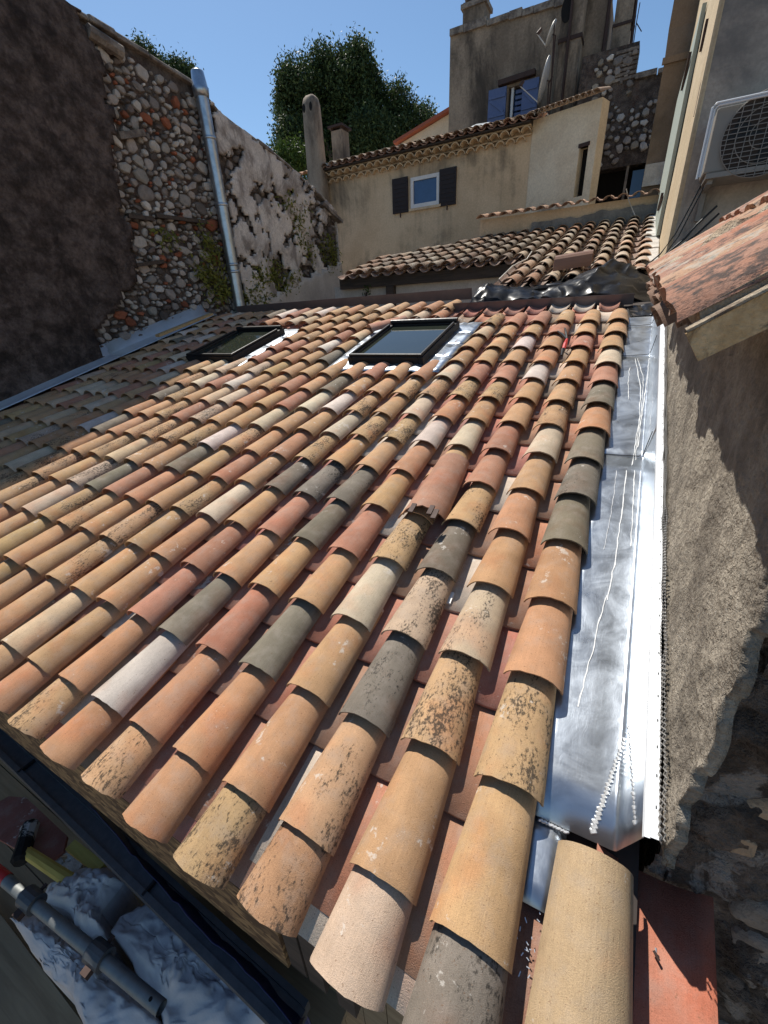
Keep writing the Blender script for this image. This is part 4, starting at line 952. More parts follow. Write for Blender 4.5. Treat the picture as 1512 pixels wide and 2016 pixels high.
# chimneys of that house
cx, cy = onY(621, 300, 10.75)[0], 10.75; ztop = onY(617, 186, 10.75)[2]; zbot = 3.6
b = MB(); secs = []
for z, w, d in ((zbot, .25, .2), (zbot + .8, .225, .19), (ztop - .5, .195, .18), (ztop - .18, .185, .17), (ztop - .07, .16, .13), (ztop - .01, .10, .08), (ztop, .04, .03)):
    ring = []
    for kx, ky in ((-1, -.6), (-.75, -1), (.75, -1), (1, -.6), (1, .6), (.75, 1), (-.75, 1), (-1, .6)): ring.append((cx + kx * w, cy + ky * d, z))
    secs.append(ring)
b.add([p for r_ in secs for p in r_], [(i * 8 + j, i * 8 + (j + 1) % 8, (i + 1) * 8 + (j + 1) % 8, (i + 1) * 8 + j) for i in range(6) for j in range(8)] + [tuple(range(48, 56))])
ch = smooth(b.build('chimney', M['chimney_wall'], th))
for dx in (-.10, .10):
    b = MB(); n = 10; b.add([(cx + dx + .042 * math.cos(a), cy - .176, ztop - .26 + .085 * math.sin(a)) for a in np.linspace(0, 2 * math.pi, n, endpoint=False)] + [(cx + dx + .042 * math.cos(a), cy - .1, ztop - .26 + .085 * math.sin(a)) for a in np.linspace(0, 2 * math.pi, n, endpoint=False)], [tuple(range(n))[::-1]] + [(k, (k + 1) % n, n + (k + 1) % n, n + k) for k in range(n)])
    b.build('smoke_hole', M['dark_hole'], ch)
q = onY(670, 290, 12.3); w = .17; zt2 = onY(667, 260, 12.3)[2]
b = MB(); b.box(q[0] - w, q[0] + w, 12.15, 12.5, 4.3, zt2); c2 = b.build('chimney', M['chimney_wall'], th)
b = MB(); b.box(q[0] - w - .06, q[0] + w + .06, 12.08, 12.57, zt2 + .05, zt2 + .10); b.box(q[0] - w, q[0] - w + .05, 12.15, 12.5, zt2, zt2 + .05); b.box(q[0] + w - .05, q[0] + w, 12.15, 12.5, zt2, zt2 + .05); b.build('chimney_cap', M['rust'], c2)
# small lower roof left of the chimney
b = MB(); q0, q1 = onY(578, 345, 10.9), onY(604, 338, 10.9); b.box(q0[0], q1[0] + .25, 11.0, 11.6, -2, q0[2] - .12); b.build('side_wall', M['tan_wall'], th)
for k in range(3):
    m = frame((q0[0] + .1 + k * .2, 10.75, q0[2] - .08), (1, 0, 0), (0, .95, .3), (0, -.3, .95)); o = link('cover_tile', OLDC[k][0], th, m); o.color = (.4, .24, .15, .5)
b = MB(); p = [onY(892, 268, 11.9), onY(908, 268, 11.9), onY(962, 244, 11.9), onY(943, 247, 11.9)]
b = MB(); b.hexa([onY(890, 270, 11.6), onY(925, 262, 11.6), onY(965, 243, 12.3), onY(938, 247, 12.3), onY(890, 267, 11.6), onY(925, 259, 11.6), onY(965, 240, 12.3), onY(938, 244, 12.3)]); b.build('roof_hatch', M['galva'], th)

# pale gable behind it, with a red tiled edge
pg = thing('pale_gable', 'pale gable end with a thin red tiled edge between the tree and the tower', 'house')
pp = [onY(x, y, 14.5) for x, y in ((785, 285), (888, 222), (888, 300), (785, 320))]
b = MB(); b.hexa([pp[3], pp[2], pp[2] + (0, .4, 0), pp[3] + (0, .4, 0), pp[0], pp[1], pp[1] + (0, .4, 0), pp[0] + (0, .4, 0)]); b.build('wall', M['cream_wall'], pg)
b = MB(); b.beam(pp[0] + (-.1, .1, .03), pp[1] + (.02, .1, .05), .55, .07); b.build('tiled_edge', plain('red_clay', (.33, .1, .06), .8), pg)

# cream annexe turned away from the sun, its plaster colour brightened in place of sunlight
an = thing('cream_annexe', 'small cream plastered annexe with a narrow slit window, right of the tan house', 'house')
A0 = np.array([hx1 + .003, HY - .02, 0]); dA = np.array([.9432, -.332, 0])
def onA(x, y): nA = np.array([.332, .9432, 0]); return onP(x, y, A0, nA)
pr_ = onA(1172, 300); La = (pr_ - A0)[:2] @ dA[:2]; zA0, zA1 = onA(1052, 236)[2], onA(1178, 194)[2]
b = MB(); q0, q1 = A0.copy(), A0 + dA * La
nb = np.array([.332, .9432, 0]) * 3
sl0, sl1 = onA(1141, 290), onA(1152, 300); u0, u1 = (sl0 - A0)[:2] @ dA[:2], (sl1 - A0)[:2] @ dA[:2] + .05; sz0, sz1 = onA(1146, 385)[2], onA(1146, 290)[2]
zt_ = lambda u: zA0 + (zA1 - zA0) * u / La
def seg(a, c, z0a, z0b, z1a, z1b, d0=0., d1=.3):
    n_ = np.array([.332, .9432, 0]); p = lambda u, z, d: A0 + dA * u + n_ * d + np.array([0, 0, z]); b.hexa([p(a, z0a, d0), p(c, z0b, d0), p(c, z0b, d1), p(a, z0a, d1), p(a, z1a, d0), p(c, z1b, d0), p(c, z1b, d1), p(a, z1a, d1)])
seg(0, u0, -6, -6, zt_(0), zt_(u0)); seg(u1, La, -6, -6, zt_(u1), zt_(La)); seg(u0, u1, sz1, sz1, zt_(u0), zt_(u1)); seg(u0, u1, -6, -6, sz0, sz0); 
vd = np.array([-.16, .987, 0])
bk = lambda u, z, d: A0 + dA * u + vd * d + np.array([0, 0, z])
b.hexa([bk(0, -6, .31), bk(La, -6, .31), bk(La, -6, 2.2), bk(0, -6, 2.2), bk(0, zt_(0) - .02, .31), bk(La, zt_(La) - .02, .31), bk(La, zt_(La) + .4, 2.2), bk(0, zt_(0) + .4, 2.2)])
b.build('wall', M['cream_wall'], an)
b = MB(); seg(u0 - .02, u1 + .02, sz1, sz1, sz1 + .06, sz1 + .06, -.015, .1); b.build('slit_lintel', M['rust'], an)
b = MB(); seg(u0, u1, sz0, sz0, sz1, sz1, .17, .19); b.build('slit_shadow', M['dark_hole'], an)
for k in range(12):
    u = La * (k + .4) / 12; p = A0 + dA * u + np.array([-.05, -.2, zt_(u) + .02]); n_ = np.array([.332, .9432, .3]); n_ /= np.linalg.norm(n_)
    o = link('cover_tile', OLDC[k % 5][0], an, frame(tuple(p), tuple(dA), tuple(n_), tuple(np.cross(dA, n_)))); o.color = (.36, .27, .2, .7)

# ------------------------------------------------------------------ old tower house
TY = 14.0
tw = thing('tower_house', 'tall old brown plastered house with blue shutters, rising against the sky', 'house')
tx0, tx1 = onY(885, 150, TY)[0], onY(1194, 60, TY)[0]
sx0, sx1 = onY(1000, 200, TY)[0], onY(1027, 200, TY)[0]; tz0, tz1 = onY(1010, 235, TY)[2], onY(1012, 170, TY)[2]
zL, zR = onY(887, 68, TY)[2], onY(1140, -2, TY)[2]; slope_t = (zR - zL) / (onY(1140, 0, TY)[0] - tx0)
b = MB()
def tb(x0, x1, z0, z1=None, y0=TY, y1=TY + .4):
    za, zb = (z1, z1) if z1 is not None else (zL + slope_t * (x0 - tx0), zL + slope_t * (x1 - tx0))
    b.hexa([(x0, y0, z0), (x1, y0, z0), (x1, y1, z0), (x0, y1, z0), (x0, y0, za), (x1, y0, zb), (x1, y1, zb), (x0, y1, za)])
tb(tx0, sx0, -6); tb(sx1, tx1, -6); tb(sx0, sx1, -6, tz0); tb(sx0, sx1, tz1); tb(tx0, tx1, -6, None, TY + .4, TY + 5)
b.build('wall', M['tower_wall'], tw)
b = MB(); b.box(sx0, sx1, TY + .22, TY + .24, tz0, tz1); b.build('window_pane', M['blue_glass'], tw)
for zz in np.linspace(tz0 + .08, tz1 - .12, 5):
    b = MB(); b.box(sx0 + .16, sx1, TY + .1, TY + .16, zz, zz + .07); b.build('louvre', M['blue_shutter'], tw)
b = MB(); b.box(sx0 + .06, sx0 + .12, TY + .05, TY + .12, tz0, tz1); b.build('window_frame', M['white_frame'], tw)
for a, c in ((963, 998), (1028, 1060)):
    x0, x1 = onY(a, 205, TY)[0], onY(c, 190, TY)[0]
    b = MB(); b.box(x0, x1, TY - .09, TY - .04, tz0 - .02, tz1 + .02); s_ = b.build('blue_shutter', M['blue_shutter'], tw)
    for zz in (tz0 + .1, tz1 - .18): b = MB(); b.box(x0 + .02, x1 - .02, TY - .115, TY - .092, zz, zz + .07); b.build('rail', M['blue_shutter'], s_)
    b = MB(); b.beam((x0 + .05, TY - .103, tz1 - .2), (x1 - .05, TY - .103, tz0 + .18), .02, .06); b.build('brace', M['blue_shutter'], s_)
b = MB(); b.beam((sx0 - .25, TY - .05, tz1 + .1), (sx1 + .3, TY - .05, tz1 + .13), .2, .10); b.build('lintel', M['rust'], tw)
# coping stones along its top
x = tx0
while x < tx1 - .1:
    l = rr.uniform(.25, .6); b = MB(); z = zL + slope_t * (x - tx0); b.box(x, min(x + l, tx1), TY - .06, TY + .46, z - .05, z + rr.uniform(.03, .10)); o = b.build('coping_stone', M['coping'], tw); x += l + .01
# its chimneys and the pilaster flue
q0, q1 = onY(911, 50, TY)[0], onY(953, 40, TY)[0]; zc = zL
b = MB(); b.box(q0, q1, TY - .012, TY + .5, zc - .0, zc + .48); c = b.build('chimney', M['tower_wall'], tw)
for z, e in ((zc + .36, .05), (zc + .52, -.03), (zc + .66, -.05), (zc + .8, -.01)):
    b = MB(); b.box(q0 - e, q1 + e, TY - e, TY + .5 + e, z, z + .09); b.build('tile_course', M['coping'], c)
for dx in (0.05, .3): b = MB(); b.box(q0 + dx, q0 + dx + .1, TY + .02, TY + .5, zc + .75, zc + .95); b.build('cap_support', M['coping'], c)
f0, f1 = onY(1097, 120, TY - .4)[0], onY(1140, 110, TY - .4)[0]; fz1 = onY(1118, -12, TY - .4)[2]
b = MB(); b.box(f0, f1, TY - .42, TY - .001, 5.2, fz1); fl_ = b.build('flue_breast', M['tower_wall'], tw)
b = MB(); n = 14; zc_ = onY(1117, 18, TY - .43)[2]; xc_ = onY(1118, 18, TY - .43)[0] - .02
b.add([(xc_ + .12 * math.cos(a), TY - .43, zc_ + .22 * math.sin(a)) for a in np.linspace(0, 2 * math.pi, n, endpoint=False)] + [(xc_ + .12 * math.cos(a), TY - .40, zc_ + .22 * math.sin(a)) for a in np.linspace(0, 2 * math.pi, n, endpoint=False)], [tuple(range(n))[::-1]] + [(k, (k + 1) % n, n + (k + 1) % n, n + k) for k in range(n)]); b.build('flue_mouth', M['dark_hole'], fl_)
b = MB(); zb_ = onY(1118, 80, TY - .43)[2]; b.box(f0 - .02, f1 + .02, TY - .44, TY + .0, zb_, zb_ + .07); b.build('iron_band', M['rust'], fl_)
b = MB(); p = onY(1122, 50, TY - .46)[0]; b.tube([(p, TY - .46, 5.2), (p, TY - .46, fz1)], .03, 6); b.build('flue_pipe', M['rust'], fl_)
c0, c1 = onY(1208, 50, TY + .1)[0], onY(1243, 40, TY + .1)[0]; z0_, z1_ = onY(1225, 95, TY)[2], onY(1225, -10, TY)[2]
b = MB(); b.box(c0, c1, TY + .1, TY + .6, 5.5, z1_ + .3); c = b.build('chimney', M['tower_wall'], tw)
b = MB(); z = onY(1225, 45, TY)[2]; b.box(c0 - .02, c1 + .02, TY + .08, TY + .62, z, z + .05); b.build('iron_band', M['rust'], c)
b = MB(); b.tube([(tx1 - .02, TY - .04, 5.6), (tx1, TY - .04, 8.4)], .035, 6); b.build('drain_pipe', M['rust'], tw)
# satellite dishes and aerials
def dish(lab, ptop, pbot, y, out, par_h):
    t = thing('satellite_dish', lab, 'satellite dish', group='satellite dishes on the tower house')
    a, c = onY(*ptop, y), onY(*pbot, y); mid = (a + c) / 2; v = (a - c); r_ = np.linalg.norm(v) / 2; v /= 2 * r_
    nrm = np.array([-.93, -.10, .25]); nrm -= v * (nrm @ v); nrm /= np.linalg.norm(nrm); w_ = np.cross(v, nrm); P = []
    for rr_ in np.linspace(.02, 1, 6): P.append([mid + (v * math.cos(t_) + w_ * math.sin(t_) * .9) * r_ * rr_ + nrm * (.16 * r_ * (rr_ ** 2 - 1)) for t_ in np.linspace(0, 2 * math.pi, 25)])
    b = MB(); b.grid(P); o = b.build('reflector', M['dish'], t); smooth(o); md = o.modifiers.new('th', 'SOLIDIFY'); md.thickness = .012
    e = mid + nrm * r_ * 1.25 - v * r_ * .3
    b = MB(); b.tube([c + v * .03, e], .012, 5); b.build('feed_arm', M['dish'], t)
    b = MB(); b.tube([e, e + nrm * -.05 + v * .09], .035, 7); b.build('receiver', M['dish'] if r_ > .5 else M['rust'], t)
    b = MB(); b.tube([mid, mid - nrm * .12, mid - nrm * .14 - np.array([0, 0, par_h])], .016, 6); b.build('mast', M['rust'], t)
dish('upper dish on its mast, edge on beside the flue of the tower house', (1095, 38), (1073, 94), TY - .8, 1, 1.6)
dish('lower larger dish standing on the tiles right of the blue shutters', (1083, 110), (1058, 205), TY - 1.0, 1, .4)
def aerial(lab, pts, y, bars, r_=.02):
    t = thing('aerial', lab, 'aerial'); b = MB(); b.tube([onY(*p, y) for p in pts], r_, 5); b.build('mast', M['rust'], t)
    for k, (p, q) in enumerate(bars): b = MB(); b.beam(onY(*p, y), onY(*q, y), r_ * 1.6, r_ * 1.6); b.build('crossbar', M['rust'], t)
aerial('dark mast with two bars fixed beside the right chimney of the tower', [(1243, 85), (1254, -10)], TY + .2, [((1236, 38), (1252, 34)), ((1234, 58), (1250, 54))], .035)
aerial('thin aerial rod right of the dark mast on the tower', [(1247, 88), (1253, 45), (1260, 5)], TY + .4, [((1253, 45), (1263, 62))], .010)
aerial('thin rod aerial behind the left chimney of the tower', [(955, 40), (953, -10)], TY + .3, [((953, 8), (964, -2))], .012)
aerial('thin black mast rising from the annexe tiles beside the dishes', [(1081, 212), (1086, 150), (1092, 40)], TY - .9, [((1088, 150), (1080, 165)), ((1086, 205), (1072, 212))], .014)

# rubble wall between the tower and the dark block
sw = thing('rubble_annexe', 'dark rubble stone wall right of the tower, with a broken stepped top', 'house')
SY = 13.2; W_ = lambda x, y: onY(x, y, SY)
o0, o1 = W_(1166, 300), W_(1258, 115); zt1 = W_(1215, 93)[2]; zt2_ = W_(1280, 150)[2]; xm = W_(1252, 130)[0]; x9 = W_(1318, 200)[0] + .1; xs = W_(1180, 150)[0] - .1
dz0 = W_(1210, 366)[2]; dz1 = W_(1210, 330)[2]; da, dc = W_(1172, 340)[0], W_(1268, 340)[0]
b = MB(); b.box(xs - .3, xm, SY, SY + .5, dz1, zt1); b.box(xm, x9, SY + .02, SY + .5, dz1, zt2_); b.box(xs - .3, da, SY, SY + .5, -6, dz1); b.box(dc, x9, SY + .02, SY + .5, -6, dz1); b.box(da, dc, SY, SY + .5, -6, dz0 - .6)
b.build('wall', M['rubble_mortar'], sw)
b = MB(); b.box(da, dc, SY + .4, SY + .45, dz0 - .7, dz1); b.build('dark_opening', M['dark_hole'], sw)
mx = W_(1233, 345)[0]; b = MB(); b.box(mx - .02, mx + .03, SY + .05, SY + .1, dz0 - .6, dz1); b.build('opening_post', M['coping'], sw)
b = MB(); b.box(mx + .12, dc, SY + .2, SY + .22, dz0 - .6, dz1 - .08); b.build('window_pane', M['blue_glass'], sw)
ins3 = lambda x, z: (xs < x < xm - .05 and dz1 + .1 < z < zt1 - .15 and fbm(x * 2.2, z * 1.6, 4) > -.18) or (xm < x < x9 and dz1 + .25 < z < zt2_ - .45 and fbm(x * 2.2, z * 1.6, 5) > -.2)
st3 = pack(ins3, (xs, x9, dz1, zt1), (.085, .06, .045), (300, 900, 1500), 1.1, .93, 12)
lay_stones(st3, sw, lambda u, v: (u, SY + .0, v), (1, 0, 0), (0, 0, 1), (0, -1, 0), .05, GREY[:6] + [(.36, .31, .25)], 5, 1.1, limit=200)
for k in range(7):
    z = zt1 - .08 - k * .075; b = MB(); b.box(xm - .42 + .03 * (k % 2), xm + .015, SY - .03, SY + .3, z - .05, z); b.build('corner_brick', M['coping'], sw)
for x0 in np.arange(xm + .02, x9 - .1, .42): b = MB(); b.box(x0, x0 + .40, SY - .05, SY + .55, zt2_ + .003, zt2_ + .07 + rr.uniform(0, .03)); b.build('coping_stone', M['coping'], sw)

# dark block with its pale foot, against the right hand house
db = thing('dark_block', 'tall dark brown plastered block with a pale strip at its foot', 'house')
DY = 10.2; D_ = lambda x, y: onY(x, y, DY)
x0 = (D_(1269, 330)[0] + D_(1308, 130)[0]) / 2; zs1 = D_(1318, 100)[2]; x1t = D_(1316, 60)[0]; zf1, zf0 = D_(1290, 322)[2], D_(1285, 352)[2]
b = MB(); b.box(x0, .222, DY, DY + 1.2, zf1, zs1 - .12); b.box(x0, .222, DY + .003, DY + 1.2, -6, zf1); b.hexa([(x0, DY, zs1 - .12), (.222, DY, zs1 - .12), (.222, DY + 1.2, zs1 - .12), (x0, DY + 1.2, zs1 - .12), (x1t, DY + .1, zs1 + .3), (.222, DY + .1, zs1 + .3), (.222, DY + 1.2, zs1 + .3), (x1t, DY + 1.2, zs1 + .3)])
b.box(x1t, .222, DY + .1, DY + 1.2, zs1 + .3, zs1 + 4); b.build('wall', M['dark_wall'], db)
b = MB(); b.box(x0 - .03, .215, DY - .04, DY - .0, zs1 - .16, zs1 - .08); b.build('ledge', M['dark_wall'], db)
b = MB(); b.box(x0, .215, DY - .035, DY - .004, zf0 - .1, zf1 + .0); b.build('pale_foot', M['pale_cement'], db)

# ------------------------------------------------------------------ the house on the right with the air conditioner
rh = thing('right_house', 'tall grey beige house on the right with a sunlit side and an air conditioner', 'house')
RY = 4.85; RX = 0.30; RX2 = 0.225
fx = lambda y: RX + (RX2 - RX) * (y - RY) / (DY - RY)
zt_r = 6.5
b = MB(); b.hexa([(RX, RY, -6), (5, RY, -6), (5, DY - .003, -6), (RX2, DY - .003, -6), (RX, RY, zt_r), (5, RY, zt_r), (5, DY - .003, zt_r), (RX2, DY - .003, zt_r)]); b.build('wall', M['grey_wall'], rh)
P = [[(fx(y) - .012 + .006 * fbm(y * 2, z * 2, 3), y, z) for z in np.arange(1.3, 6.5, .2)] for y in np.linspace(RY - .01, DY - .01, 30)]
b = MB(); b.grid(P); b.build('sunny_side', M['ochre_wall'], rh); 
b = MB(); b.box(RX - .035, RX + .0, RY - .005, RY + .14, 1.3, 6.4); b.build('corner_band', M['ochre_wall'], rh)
b = MB(); b.hexa([(fx(yy) - d_, yy, z) for z in (2.1, 4.2) for yy, d_ in ((7.2, .06), (9.9, .06), (9.9, .02), (7.2, .02))]); b.build('open_shutter', M['green_shutter'], rh)
for z in (2.5, 3.8): b = MB(); b.box(fx(8.0) - .085, fx(8.0) - .058, 7.3, 8.2, z, z + .06); b.build('shutter_hinge', M['rust'], rh)
for (u, v) in ((1386, 70), (1371, 195)):
    q = onX(u, v, RX - .04); b = MB(); b.box(fx(q[1]) - .03, fx(q[1]) - .0, q[1] - .05, q[1] + .05, q[2] - .10, q[2] + .10); b.build('wall_scar', M['rust'], rh)
ac = thing('air_conditioner', 'white air conditioner with a round grille hanging on the right hand house', 'air conditioner')
AY = 4.5; a = onY(1411, 213, AY); c = onY(1386, 343, AY); x0, x1, z1, z0 = (a[0] + c[0]) / 2 , (a[0] + c[0]) / 2 + .84, a[2], c[2] - .0
b = MB(); b.box(x0, x1, AY, AY + .3, z0, z1); o = b.build('casing', M['ac_white'], ac); md = o.modifiers.new('bev', 'BEVEL'); md.width = .012; md.segments = 2
gx, gz, gr = x0 + .315, (z0 + z1) / 2 - .01, .245
b = MB(); n = 36; b.add([(gx + gr * math.cos(t_), AY - .006, gz + gr * math.sin(t_)) for t_ in np.linspace(0, 2 * math.pi, n, endpoint=False)], [tuple(range(n))[::-1]]); b.build('fan_recess', M['deck'], ac)
b = MB()
for k in range(3):
    t_ = k * 2.094 + .4; b.add([(gx, AY - .009, gz), (gx + gr * .85 * math.cos(t_), AY - .009, gz + gr * .85 * math.sin(t_)), (gx + gr * .9 * math.cos(t_ + .7), AY - .008, gz + gr * .9 * math.sin(t_ + .7))], [(0, 2, 1)])
b.build('fan_blades', M['black'], ac)
b = MB()
for k in range(17):
    u = -1 + 2 * (k + .5) / 17; h = gr * math.sqrt(max(0, 1 - u * u)); b.box(gx - h, gx + h, AY - .022, AY - .016, gz + u * gr - .002, gz + u * gr + .002)
for k in range(9):
    u = -1 + 2 * (k + .5) / 9; h = gr * math.sqrt(max(0, 1 - u * u)); b.box(gx + u * gr - .002, gx + u * gr + .002, AY - .025, AY - .019, gz - h, gz + h)
for k in range(3):
    q = gr * (.35 + .33 * k); b.tube([(gx + q * math.cos(t_), AY - .02, gz + q * math.sin(t_)) for t_ in np.linspace(0, 2 * math.pi, 33)], .003, 4, cap=False)
o = b.build('fan_grille', M['ac_white'], ac); o['kind'] = 'stuff'
for q in ([(x0 - .02, AY - .03, z0 - .02), (x0 - .02, AY - .03, z1 + .005), (x1, AY - .03, z1 + .005)], [(x0 - .035, AY - .03, z0 - .03), (x0 - .035, AY - .03, z1 + .02), (x1, AY - .03, z1 + .02)]):
    b = MB(); b.tube([q[0], q[1] - np.array([0, 0, .02]), np.array(q[1]) + np.array([.02, 0, 0]), q[2]], .008, 6); b.build('guard_rail', M['alu'], ac)
b = MB(); b.box(x0 + .02, x1, AY - .02, AY + .32, z0 - .035, z0 - .003); b.build('drip_tray', M['ac_white'], ac)
for xx in (x0 + .04, x1 - .1):
    b = MB(); b.box(xx, xx + .035, AY + .02, RY + .0, z0 - .065, z0 - .036); b.box(xx, xx + .035, RY - .045, RY - .003, z0 - .26, z0 - .066); b.build('bracket', M['ac_white'], ac)
for k, (lab, pts) in enumerate((('black cable drooping from the air conditioner down the grey wall', [(1386, 352), (1362, 400), (1330, 460), (1300, 500), (1270, 525)]), ('thin black cable beside the drooping one on the grey wall', [(1392, 356), (1368, 402), (1336, 465), (1304, 508), (1275, 530)]),
    ('slanting cable with a dark joint low on the grey wall', [(1412, 405), (1372, 442), (1350, 468), (1310, 502), (1282, 524)]), ('lowest slanting cable running behind the old overhanging eave', [(1416, 420), (1370, 463), (1320, 500), (1278, 530)]))):
    b = MB(); P = [onY(x, y, RY - .12 - .02 * k) for x, y in pts]; P[-1] = onY(*pts[-1], RY - .3); b.tube(P, .006 if k < 2 else .008, 6); tag(b.build('cable', M['cable']), lab, 'cable', 'cables on the grey wall')

# ------------------------------------------------------------------ right wall: raw render over rubble, cut off at its near corner
rw = thing('rendered_wall', 'rough raw cement rendered wall rising along the right side of the new roof', 'wall')
WX = 0.318; WY0 = 0.545
b = MB(); b.box(WX + .05, 2.6, WY0 + .06, RY - .003, -4, 1.02); b.build('wall_core', M['dark_stonework'], rw)
ys = np.concatenate([np.arange(WY0 - .07, .75, .005), np.arange(.75, 1.6, .016), np.arange(1.6, 4.85, .05)]); P = []; KE = []
for i, y in enumerate(ys):
    zb = (UP * (y / UP[1]))[2] + .135; row = []
    for z in np.linspace(zb, max(zb + .05, 1.26), 96):
        e = WY0 - .005 + .035 * fbm(z * 4, 3.1, 2) + .016 * fbm(z * 15, 1.1, 2) + .02 * (z - .4) + .007 * fbm(z * 42, 5.5, 2); yy = y + (e - ys[0]) * max(0.0, 1 - (y - ys[0]) / .35)
        trow = .008 * fbm(y * 7 + z * 5, z * 1.6 - y * 2, 4) + .004 * fbm(y * 30, z * 16, 5) + .006 * max(0, fbm(y * 2.5, z * 2.5, 9))
        row.append((WX + trow - (.0 if y > e else .0), yy, z))
    P.append(row)
b = MB(); b.grid(P); o = b.build('raw_render', M['raw_render'], rw); smooth(o); md = o.modifiers.new('th', 'SOLIDIFY'); md.thickness = .022; md.offset = -1
# rubble of the near end, set back behind the render
P = []
for x in np.concatenate([np.linspace(WX + .012, .75, 60), np.linspace(.77, 1.6, 14)]):
    P.append([(x, WY0 + .05 + .05 * fbm(x * 5, z * 7, 2) + .02 * fbm(x * 20, z * 26, 3), z) for z in np.concatenate([np.linspace(-2.2, -.8, 16), np.linspace(-.78, 1.2, 150)])])
b = MB(); b.grid(P); smooth(b.build('rubble_end', M['dark_stonework'], rw))
st4 = pack(lambda x, z: fbm(x * 3, z * 3, 6) > -.4, (WX, 1.3, -1.2, 1.1), (.065, .047, .032, .021), (120, 700, 1800, 4000), 1.3, .90, 17)
st4 = [q for q in st4 if q[0] - 1.45 * q[2] > WX + .04 and (q[1] > .24 or q[0] - 1.45 * q[2] > .455)]
lay_stones(st4, rw, lambda u, v: (u, WY0 + .06, v), (1, 0, 0), (0, 0, 1), (0, -1, 0), .03, [(.30, .23, .18), (.20, .15, .12), (.38, .30, .24), (.48, .42, .36), (.14, .11, .09), (.32, .22, .14), (.24, .19, .15)], 19, 1.25, pool=(8, 20))

# the neighbour's old eave overhanging that wall
ne = thing('old_eave', 'old weathered terracotta eave with a verge board overhanging the right wall', 'roof')
EY = 0.575
Ax = onY(1352, 655, EY); Cx = onY(1512, 572, EY); vx = Cx - Ax; vx /= np.linalg.norm(vx)
eave_rise = (onX(1300, 575, .15) - onX(1352, 650, .15)); 
def eo(u, y, h=0.0):                                # u along the tiles away from the eave, y along the wall
    z = Ax[2] + (y - EY) * 0.075; n_ = np.array([-vx[2], 0, vx[0]]); return np.array([Ax[0], y, z]) + vx * u + n_ * h
nE = np.array([-vx[2], 0, vx[0]])
ECV = [cover_mesh('eave_tile', M['red_mortar'], w0=0.245, w1=0.215, h0=0.048, h1=0.042, Ln=0.5, th=.02, seed=60 + i, rag=.009, na=14, nl=8)[0] for i in range(4)]
for k in range(11):
    y = EY + .105 + k * .225
    for j in range(3):
        o3 = eo(.0 + j * .34 + rr.uniform(-.012, .012), y, .0 + .012); m = frame(tuple(o3), (0, -1, 0), tuple(vx), tuple(nE)) @ Matrix.Rotation(-.045, 4, 'X') @ Matrix.Rotation(rr.uniform(-.03, .03), 4, 'Z')
        o = link('eave_tile', ECV[rr.randrange(4)], ne, m); c = rr.choice(((.34, .165, .105), (.30, .15, .10), (.40, .24, .15))); o.color = (*c, .98)
    if 0 < k < 10:
        m = frame(tuple(eo(.02 + rr.uniform(-.02, .02), y + .112, -.012)), (0, -1, 0), tuple(vx), tuple(nE)); o = link('eave_pan', OLDP[0][0], ne, m); o.color = (.33, .18, .13, .5)
for k in (1, 3, 4, 6, 8):                             # mortar fillets between the tile rows
    y = EY + .24 + k * .225; b = MB(); P = []; hh = .05 if k == 3 else .03
    for u in np.linspace(.01, 1.0, 40): P.append([eo(u, y - .06, .0), eo(u, y - .03, hh + .02 * fbm(u * 9, k, 3)), eo(u, y + .03, hh - .005 + .02 * fbm(u * 9, k, 5)), eo(u, y + .07, .0)])
    b.grid(P); smooth(b.build('mortar_fillet', M['eave_mortar'], ne))
b = MB(); b.hexa([eo(.02, EY, -.036), eo(1.2, EY, -.036), eo(1.2, 3.1, -.036), eo(.02, 3.1, -.036), eo(0.02, EY, -.012), eo(1.2, EY, -.012), eo(1.2, 3.1, -.012), eo(.02, 3.1, -.012)]); b.build('eave_boarding', M['verge'], ne)
b = MB(); b.hexa([eo(-.002, EY - .03, -.034), eo(1.2, EY - .03, -.042), eo(1.2, EY - .003, -.042), eo(-.002, EY - .003, -.034), eo(-.002, EY - .03, .004), eo(1.2, EY - .03, .004), eo(1.2, EY - .003, .004), eo(-.002, EY - .003, .004)]); b.build('verge_board', M['verge'], ne)
b = MB(); b.hexa([eo(-.0, EY - .033, .005), eo(1.2, EY - .033, .005), eo(1.2, EY - .018, .005), eo(-.0, EY - .018, .005), eo(-.0, EY - .033, .008), eo(1.2, EY - .033, .008), eo(1.2, EY - .018, .010), eo(-.0, EY - .018, .010)]); b.build('mortar_lip', M['eave_mortar'], ne)
b = MB(); b.hexa([eo(.012, EY - .017, -.011), eo(1.2, EY - .017, -.011), eo(1.2, EY + .2, -.011), eo(.012, EY + .2, -.011), eo(.02, EY - .015, .022), eo(1.2, EY - .015, .022), eo(1.2, EY + .2, .034), eo(.02, EY + .2, .034)]); b.build('mortar_bed', M['eave_mortar'], ne)
# broken tile ends hanging below the eave line, two ragged courses
for row in range(2):
    for k in range(9):
        y = EY + .95 + k * .2 + .1 * row; m = frame(tuple(eo(-.02 + .05 * row + rr.uniform(-.02, .02), y, -.10 - .05 * row)), (0, -1, 0), tuple(vx), tuple(nE)) @ Matrix.Rotation(rr.uniform(-.12, .12), 4, 'Z')
        o = link('eave_course_tile', OLDC[k % 5][0], ne, m); o.color = (.22, .135, .095, .9)
tb_ = thing('timber_offcut', 'fresh yellow timber beam end lying on the old eave under the grey wall', 'timber')
p0, p1 = onY(1358, 508, 3.1), onY(1470, 440, 3.1); b = MB(); b.beam(p0, p1, .12, .05); b.build('long_batten', M['new_wood'], tb_)
p0, p1 = onY(1466, 445, 2.9), onY(1530, 418, 2.9); b = MB(); b.beam(p0, p1, .1, .075); b.build('beam_end', M['new_wood'], tb_)

